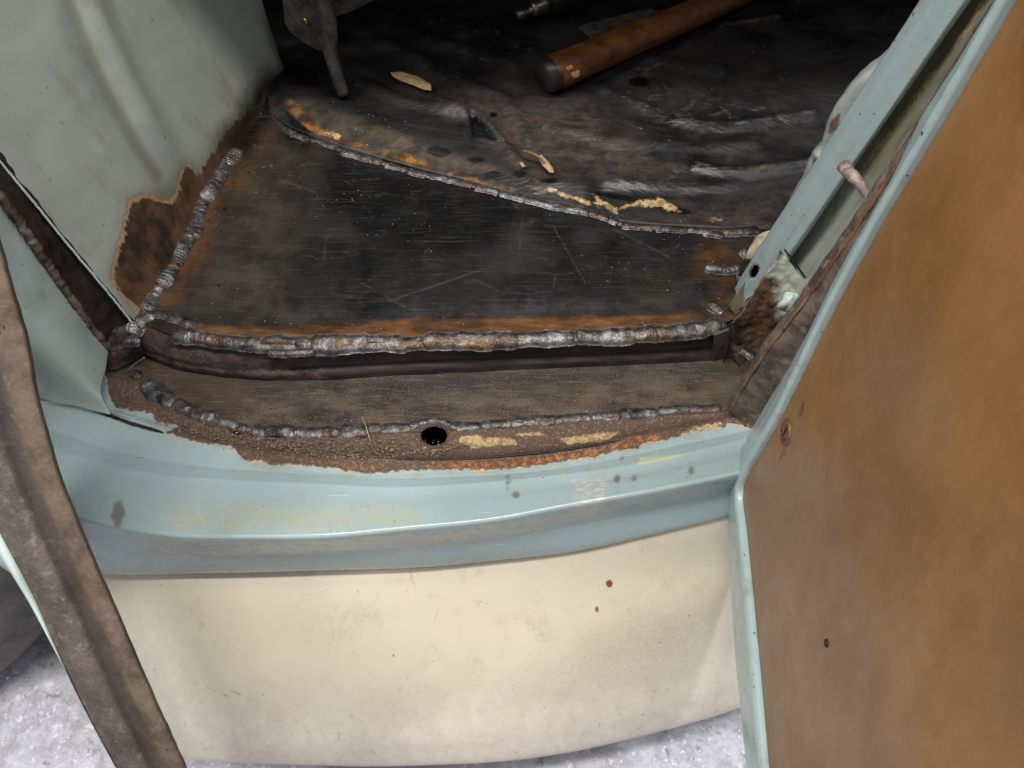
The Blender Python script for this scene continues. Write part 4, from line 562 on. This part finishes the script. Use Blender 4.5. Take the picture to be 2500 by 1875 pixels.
# ---- left: dirty edge of the other open door
ld = empty('door', (0, 0, 0)); ld.parent = car; ld.location = -car.location; ld['label'] = 'open door seen on its dirt caked brown edge at left'
RE = [(-60, 380), (-25, 500), (0, 590), (30, 700), (60, 800), (95, 975), (115, 1050), (150, 1168), (188, 1262), (246, 1400), (270, 1455), (322, 1575), (380, 1708), (430, 1818), (455, 1875), (500, 1990), (560, 2130)]
LE = [(-330, 380), (-290, 500), (-250, 620), (-215, 720), (-180, 830), (-135, 960), (-105, 1050), (-60, 1160), (-15, 1265), (55, 1400), (80, 1448), (135, 1570), (195, 1700), (255, 1815), (288, 1875), (350, 1990), (420, 2130)]
GV = 0.53
tt = np.linspace(0.475, 0.585, len(RE)); n_ = 300
RE_, LE_ = np.column_stack([RE, tt]), np.column_stack([LE, tt])
rE, lE = resample(RE_, n_), resample(LE_, n_)
def mixrow(f, dt): q = lE*(1-f) + rE*f; return Pt(q[:, 0], q[:, 1], q[:, 2] + dt)
rws = [mixrow(1.0, 0.10), mixrow(1.0, 0.035), mixrow(1.0, 0.010), mixrow(0.965, 0.003), mixrow(0.85, 0.001), mixrow(0.72, 0.004), mixrow(0.60, 0.009), mixrow(0.545, 0.0085), mixrow(0.44, 0.004), mixrow(0.28, 0.001), mixrow(0.12, 0.003), mixrow(0.03, 0.008), mixrow(0.0, 0.009), mixrow(0.0, 0.02)]
G = loftgrid(rws, n_, 90); px, py = proj(G); nn_ = normals(G); rag = np.clip(1-ldist(px, py, RE)/40, 0, 1)
vd = CAM - G; vd /= np.linalg.norm(vd, axis=-1, keepdims=True); G += vd*((0.0032*fbm(px/60, py/80, 4))[..., None]) + np.array([1.0, 0, 0])*((0.0035*rag*0.4*fbm(px/26, py/30, 4))[..., None])
gline = [tuple((lE*(1-0.565)+rE*0.565)[i, :2]) for i in range(0, n_, 6)]; tline = [tuple((lE*0.2+rE*0.8)[i, :2]) for i in range(0, n_, 6)]
surf('shut_face', G, M['strip'], ld, dict(groove=lambda x, y: ldist(x, y, gline), tan=lambda x, y: ldist(x, y, [tuple((lE*0.12+rE*0.88)[i, :2]) for i in range(0, n_, 6)])-40))
lp = Pt(lE[:, 0]-3, lE[:, 1], lE[:, 2]+0.010); wl = np.clip((1700-lE[:, 1])/500, 0.12, 1)*15
lp2 = Pt(lE[:, 0]-3-wl, lE[:, 1]+wl*0.45, lE[:, 2]+0.008)
G = loftgrid([lp, (lp+lp2)/2 + [0, 0, 0.0008], lp2, Pt(lE[:, 0]-wl*0.6, lE[:, 1]+wl*0.2, lE[:, 2]+0.03), Pt(lE[:, 0]+20, lE[:, 1], lE[:, 2]+0.11)], n_, 24); surf('outer_skin', G, M['lip'], ld)

# ---- front wing and wheel at the far left
G = loftgrid([trow([(-260, 900), (-150, 1050), (-60, 1180), (120, 1340)], 0.66), trow([(-260, 1150), (-120, 1220), (-20, 1300), (100, 1400)], 0.655), trow([(-300, 1270), (-120, 1305), (0, 1375), (70, 1425)], 0.67), trow([(-300, 1270), (-120, 1302), (0, 1372), (70, 1422)], 0.72)], 60, 40); surf('front_wing', G, M['wing'], car, thick=0.0015)
xs = np.linspace(-0.455, -1.30, 150); G = loftgrid([np.stack([xs, np.full(150, y), np.full(150, z)], -1) for y, z in [(0.285, 0.24), (0.290, 0.34), (0.305, 0.46), (0.335, 0.62), (0.375, 0.80), (0.43, 0.98)]], 150, 110)
G[..., 0] += (0.05*np.clip((G[..., 2]-0.42)/0.15, 0, 1)*np.clip((G[..., 0]+0.75)/0.3, 0, 1)); qx, qz = G[..., 0]+0.73, G[..., 2]-0.30; qr = np.hypot(qx, qz); sn = (qr > 0.322) & (qr < 0.342); G[..., 0] = np.where(sn, -0.73+qx/qr*0.3365, G[..., 0]); G[..., 2] = np.where(sn, 0.30+qz/qr*0.3365, G[..., 2])
fc = gridfaces(G.shape[0], 150); V = G.reshape(-1, 3); c = V[fc].mean(1); fc = fc[np.hypot(c[:, 0]+0.73, c[:, 2]-0.30) > 0.335]; ws = mk('wing_side', V, fc, M['blue'], car); ws.modifiers.new('thickness', 'SOLIDIFY').thickness = 0.002
wh = empty('wheel', (0, 0, 0)); wh.parent = car; wh.location = -car.location
wc = np.array([-0.702, 0.205, 0.275]); prof = [(0.15, -0.045), (0.17, -0.062), (0.19, -0.070), (0.196, -0.0665), (0.215, -0.0715), (0.222, -0.068), (0.245, -0.066), (0.252, -0.0615), (0.262, -0.055), (0.272, -0.042), (0.2745, -0.02), (0.2745, 0.02), (0.272, 0.042), (0.25, 0.064), (0.2, 0.07), (0.15, 0.045)]
ax = np.array([0.45, -0.89, 0.0]); ax /= np.linalg.norm(ax); u1 = np.cross(ax, [0, 0, 1.0]); u1 /= np.linalg.norm(u1); u2 = np.array([0, 0, 1.0]); a = np.linspace(0, 2*np.pi, 96, endpoint=False)
ringv = u1[None]*np.cos(a)[:, None] + u2[None]*np.sin(a)[:, None]
V = np.vstack([wc + ringv*r - ax*z for r, z in prof]); ty = mk('tyre', V, gridfaces(len(prof), 96, True), M['rubber'], wh)
pr = [(0.152, -0.045), (0.15, -0.03), (0.12, -0.02), (0.10, -0.035), (0.05, -0.045), (0.001, -0.046)]; mk('rim', np.vstack([wc + ringv*r - ax*z for r, z in pr]), gridfaces(len(pr), 96, True), M['dark'], wh)

# ---- unseen bulkhead and scuttle added to keep the footwell dark, and the far side
slab('bulkhead', [(-0.75, 1.42, 0.28), (1.3, 1.42, 0.28), (1.3, 1.42, 1.25), (-0.75, 1.42, 1.25)], M['black'], car, (0, 0.004, 0))
slab('scuttle_occluder', [(-0.6, 0.66, 0.80), (0.42, 0.62, 1.0), (1.2, 0.62, 1.1), (1.2, 1.42, 1.2), (-0.6, 1.42, 0.95)], M['black'], car, (0, 0, 0.02))  # out of view, added to block light from the interior
slab('inner_wing', [(-0.42, 0.86, 0.30), (-0.42, 1.42, 0.30), (-0.42, 1.42, 1.0), (-0.42, 0.86, 0.9)], M['black'], car, (-0.004, 0, 0))
slab('belly_pan', [(-0.42, 0.30, 0.22), (1.0, 0.30, 0.22), (1.0, 1.42, 0.22), (-0.42, 1.42, 0.22)], M['black'], car, (0, 0, -0.003))
# body side carrying on behind the right door
M['rearcream'] = mat_blue('rear_cream_paint', S(210, 199, 174), S(200, 189, 164), 0.25, 13)
def bodyside(name, prof, mat, x0=0.262, x1=1.35):
    xs = np.linspace(x0, x1, 30); rows = [np.stack([xs, np.full(30, y) + 0.02*(xs-x0), np.full(30, z)], -1) for y, z in prof]
    surf(name, loftgrid(rows, 30, 30), mat, car, thick=0.0015)
bodyside('rear_lower_panel', [(0.34, 0.05), (0.235, 0.07), (0.215, 0.10), (0.235, 0.15), (0.28, 0.205), (0.335, 0.248)], M['rearcream'])
bodyside('rear_side_panel', [(0.345, 0.246), (0.338, 0.30), (0.352, 0.34), (0.372, 0.60), (0.40, 0.90), (0.45, 1.15)], M['blue'])
# heater box corner at the top
hx = yrow([(812, 42), (862, 26), (925, -6), (960, -80), (800, -80)], 0.87); slab('heater_box', hx, M['bracket'], car, (0, 0.12, 0.05))
# ---- pedal bracket standing by the kick panel
pb = empty('pedal_bracket', (0, 0, 0)); pb.parent = car; pb.location = -car.location
slab('plate', yrow([(684, -60), (689, 0), (695, 54), (708, 79), (740, 102), (777, 123), (796, 124), (790, 60), (785, -60)], 0.82), M['bracket'], pb, (0.0, 0.003, 0.001))
arm = np.array([(786, -60, 0.81), (793, 0, 0.81), (800, 40, 0.808), (806, 90, 0.806), (806, 125, 0.803), (813, 152, 0.80), (824, 190, 0.797), (838, 230, 0.794)]); ap = resample(yrow(arm, 0), 50); q = np.linspace(0, 1, 50)
hw_ = np.interp(q, [0, .3, .55, .7, 1.0], [0.0085, 0.0085, 0.0080, 0.0070, 0.0062]); T = np.gradient(ap, axis=0); Sx = np.cross(T, [0, 1, 0]); Sx /= np.linalg.norm(Sx, axis=1, keepdims=True)
prf = [(-1, 0.004), (-1, -0.002), (-0.8, -0.004), (0, -0.0052), (0.8, -0.004), (1, -0.002), (1, 0.004)]
V = np.vstack([ap + Sx*(hw_*u_)[:, None] + np.array([0, d_, 0]) for u_, d_ in prf]); mk('arm', V, [list(f) for f in gridfaces(7, 50)] + [[i*50+49 for i in range(7)], [i*50 for i in range(7)][::-1]], M['bracket'], pb)
rv = Py(747., 52., 0.818); tube('rivet', np.array([rv + [-0.001, 0, 0.004], rv, rv + [0.003, 0, -0.006]]), [0.001, 0.0022, 0.0008], M['copper'], pb, 10)

# ================================================================== loose things on the floor
ZO = 0.354
ham = empty('hammer', Pz(1500., 120., ZO)); tag(ham, 'hammer with worn orange-brown wooden handle lying on black floor', 'hammer')
h0 = Pz(1322., 190., ZO+0.022); h1 = Pz(1878., -44., ZO+0.020); q = np.linspace(0, 1, 60); hpth = h0 + (h1-h0)*q[:, None]; hr = np.interp(q, [0, .015, .06, .2, .45, .8, 1], [.0135, .0195, .021, .0195, .0185, .016, .014])
m = Mat('handle_varnish'); wd = m.mix(m.rng(m.noise(1, 5, 0.6, (40, 90, 90)), 0.3, 0.7), S(84, 50, 24), S(126, 77, 35)); wd = m.mix(m.math('MULTIPLY', m.rng(m.noise(30, 5, 0.7, off=2), 0.45, 0.75), 0.7), wd, S(50, 30, 18)); wd = m.mix(m.edge('butt', 16, 5, 60), wd, m.mix(m.noise(60, 4), S(20, 18, 17), S(46, 40, 36))); wd = m.mix(m.edge('worn', 9, 3, 120), wd, S(214, 178, 136))
M['handle'] = m.done(wd, m.rng(m.noise(50, 4), 0.35, 0.65, 0.32, 0.55), 0, m.bump(m.noise(130, 4), 0.25, 0.001), 0.45)
hd = tube('handle', hpth, hr, M['handle'], ham, 28); vv = np.array([v.co for v in hd.data.vertices]); x_, y_ = proj(vv)
for nm, fn in (('butt', lambda x, y: sdf(x, y, [(1240, 100), (1326, 122), (1362, 160), (1388, 222), (1370, 290), (1240, 260)])), ('worn', lambda x, y: np.minimum(np.hypot(x-1405, y-180)-9, np.hypot(x-1392, y-166)-6))):
    at = hd.data.attributes.new(nm, 'FLOAT', 'POINT'); at.data.foreach_set('value', np.asarray(fn(x_, y_), np.float32))
hdir = (h1-h0)/np.linalg.norm(h1-h0); hc = h1 + hdir*0.004 + np.cross(hdir, [0, 0, 1])*0.012; hs = np.cross(hdir, [0, 0, 1]); hs /= np.linalg.norm(hs)
q = np.array([-0.055, -0.052, -0.035, -0.030, -0.012, 0.012, 0.030, 0.035, 0.052, 0.055]); tube('head', hc + hs*q[:, None] + [0, 0, 0.004], [.017, .020, .020, .015, .017, .017, .015, .020, .020, .017], M['dark'], ham, 24)

tool = empty('air_tool', Pz(1400., 10., ZO)); tag(tool, 'dark metal air tool with hose fitting lying behind hammer', 'air tool')
a0 = Pz(1260., 40., ZO+0.012); a1 = Pz(1450., -42., ZO+0.022); ad = (a1-a0)/np.linalg.norm(a1-a0)
AX = lambda *d: np.array([a0 + ad*v for v in d])
tube('fitting', AX(0, 0.001, 0.012, 0.014, 0.020, 0.022), [.0060, .0074, .0074, .0055, .0055, .0088], M['chrome'], tool, 18); tube('fitting_bore', AX(-0.0006, 0.002), [.0036, .0036], M['black'], tool, 14)
tube('collar', AX(0.022, 0.028, 0.040, 0.046), [.0095, .0105, .0115, .0125], M['chrome'], tool, 20); tube('body', AX(0.046, 0.050, 0.075, 0.080, 0.085, 0.20), [.015, .019, .021, .023, .021, .021], M['dark'], tool, 24)

pl = slab('metal_offcut', zrow([(1412, 64), (1500, 40), (1590, 18), (1640, 48), (1540, 80), (1455, 99)], ZO+0.012), M['bracket'], None, (0, 0, -0.003)); tag(pl, 'flat dark metal offcut half hidden under hammer handle', 'metal scrap')
def chip(name, pts, z, curl, label, cat, group=None, mat='chip'):
    P = zrow(pts, z); c = P.mean(0); n = len(P); V = np.vstack([P, c[None] + [0, 0, curl], P - [0, 0, 0.0008], c[None] + [0, 0, curl-0.0008]]); Fc = [[i, (i+1) % n, n] for i in range(n)] + [[n+1+(i+1) % n, n+1+i, 2*n+1] for i in range(n)] + [[i, n+1+i, n+1+(i+1) % n, (i+1) % n] for i in range(n)]
    o = mk(name, V, Fc, M[mat], None, False); tag(o, label, cat, group); return o
chip('paint_flake', [(953, 177), (980, 175), (1021, 187), (1052, 206), (1053, 220), (1034, 218), (1005, 206), (977, 196), (961, 187)], ZO+0.005, 0.002, 'long cream paint flake beside pedal bracket on black floor', 'paint flake')
chip('paint_flake', [(1310, 380), (1322, 378), (1340, 395), (1351, 412), (1352, 421), (1342, 420), (1326, 404)], ZO+0.007, 0.004, 'curled cream paint flake on floor in front of hammer butt', 'paint flake')
chip('paint_flake', [(1268, 396), (1276, 395), (1283, 405), (1275, 408)], ZO+0.006, 0.002, 'tiny pale paint flake left of the curled one', 'paint flake')
tw = tube('twig', resample(zrow([(1278, 368), (1298, 374), (1316, 384), (1330, 398)], ZO+0.010), 16), 0.0016, M['piping'], None, 7); tag(tw, 'short brown twig scrap beside curled paint flake', 'twig')
bw = resample(zrow([(883, 1014, 0.318), (894, 1042, 0.316), (904, 1077, 0.313), (913, 1099, 0.3125), (923, 1110, 0.3125)], 0), 30); wb = tube('wire_bristle', bw, 0.0008, M['wire'], None, 8); tag(wb, 'bent steel wire bristle lying across lower weld seam', 'wire')
cw_ = tube('wire_curl', resample(zrow([(309, 908, 0.318), (322, 895, 0.322), (345, 878, 0.326), (354, 872, 0.327)], 0), 16), 0.0009, M['wire'], None, 8); tag(cw_, 'straight wire stub sticking up at left corner weld', 'wire')
# weld spatter and grit
def scatter(name, mat, regions, label, seed):
    rg = np.random.RandomState(seed); V = []; Fc = []
    base = np.array([(1, 0, 0), (-1, 0, 0), (0, 1, 0), (0, -1, 0), (0, 0, 1), (0, 0, -1)], float); of = [(0, 2, 4), (2, 1, 4), (1, 3, 4), (3, 0, 4), (2, 0, 5), (1, 2, 5), (3, 1, 5), (0, 3, 5)]
    for line, spread, n, z, r0_, r1_ in regions:
        L = resample(np.array(line, float), 200)
        for _ in range(n):
            c = L[rg.randint(200)] + rg.randn(2)*spread; r = r0_ + (r1_-r0_)*rg.rand()**3; p = Pz(c[0], c[1], z) ; k0 = len(V)
            for b in base: V.append(p + b*r*(0.6+0.7*rg.rand()) + [0, 0, r*0.3])
            Fc += [(a+k0, b+k0, c2+k0) for a, b, c2 in of]
    o = mk(name, V, Fc, M[mat], None, False); tag(o, label, 'grit', None, 'stuff'); return o
scatter('weld_grit', 'grit', [([(460, 1040), (620, 1080), (900, 1100), (1100, 1104)], (34, 13), 1300, 0.3085, .0003, .0016), ([(700, 1112), (960, 1120)], (40, 5), 420, 0.3098, .0003, .0016), ([(560, 1020), (900, 1025), (1200, 1010), (1500, 990)], (60, 14), 600, 0.3048, .0003, .0012), ([(1150, 950), (1350, 960)], (60, 24), 140, 0.3035, .0002, .0008), ([(500, 600), (900, 650), (1500, 620)], (140, 70), 90, 0.346, .0002, .0010), ([(600, 800), (1200, 800), (1700, 790)], (20, 8), 60, 0.3475, .0003, .0012)], 'fine bright weld grit and spatter around the seams', 3)
scatter('floor_flakes', 'white', [([(20, 1700), (240, 1850)], (70, 60), 36, 0.0008, .0006, .0032), ([(1620, 1830), (1800, 1790)], (60, 40), 30, 0.0008, .0006, .0032)], 'white flakes strewn over pale garage floor', 5)
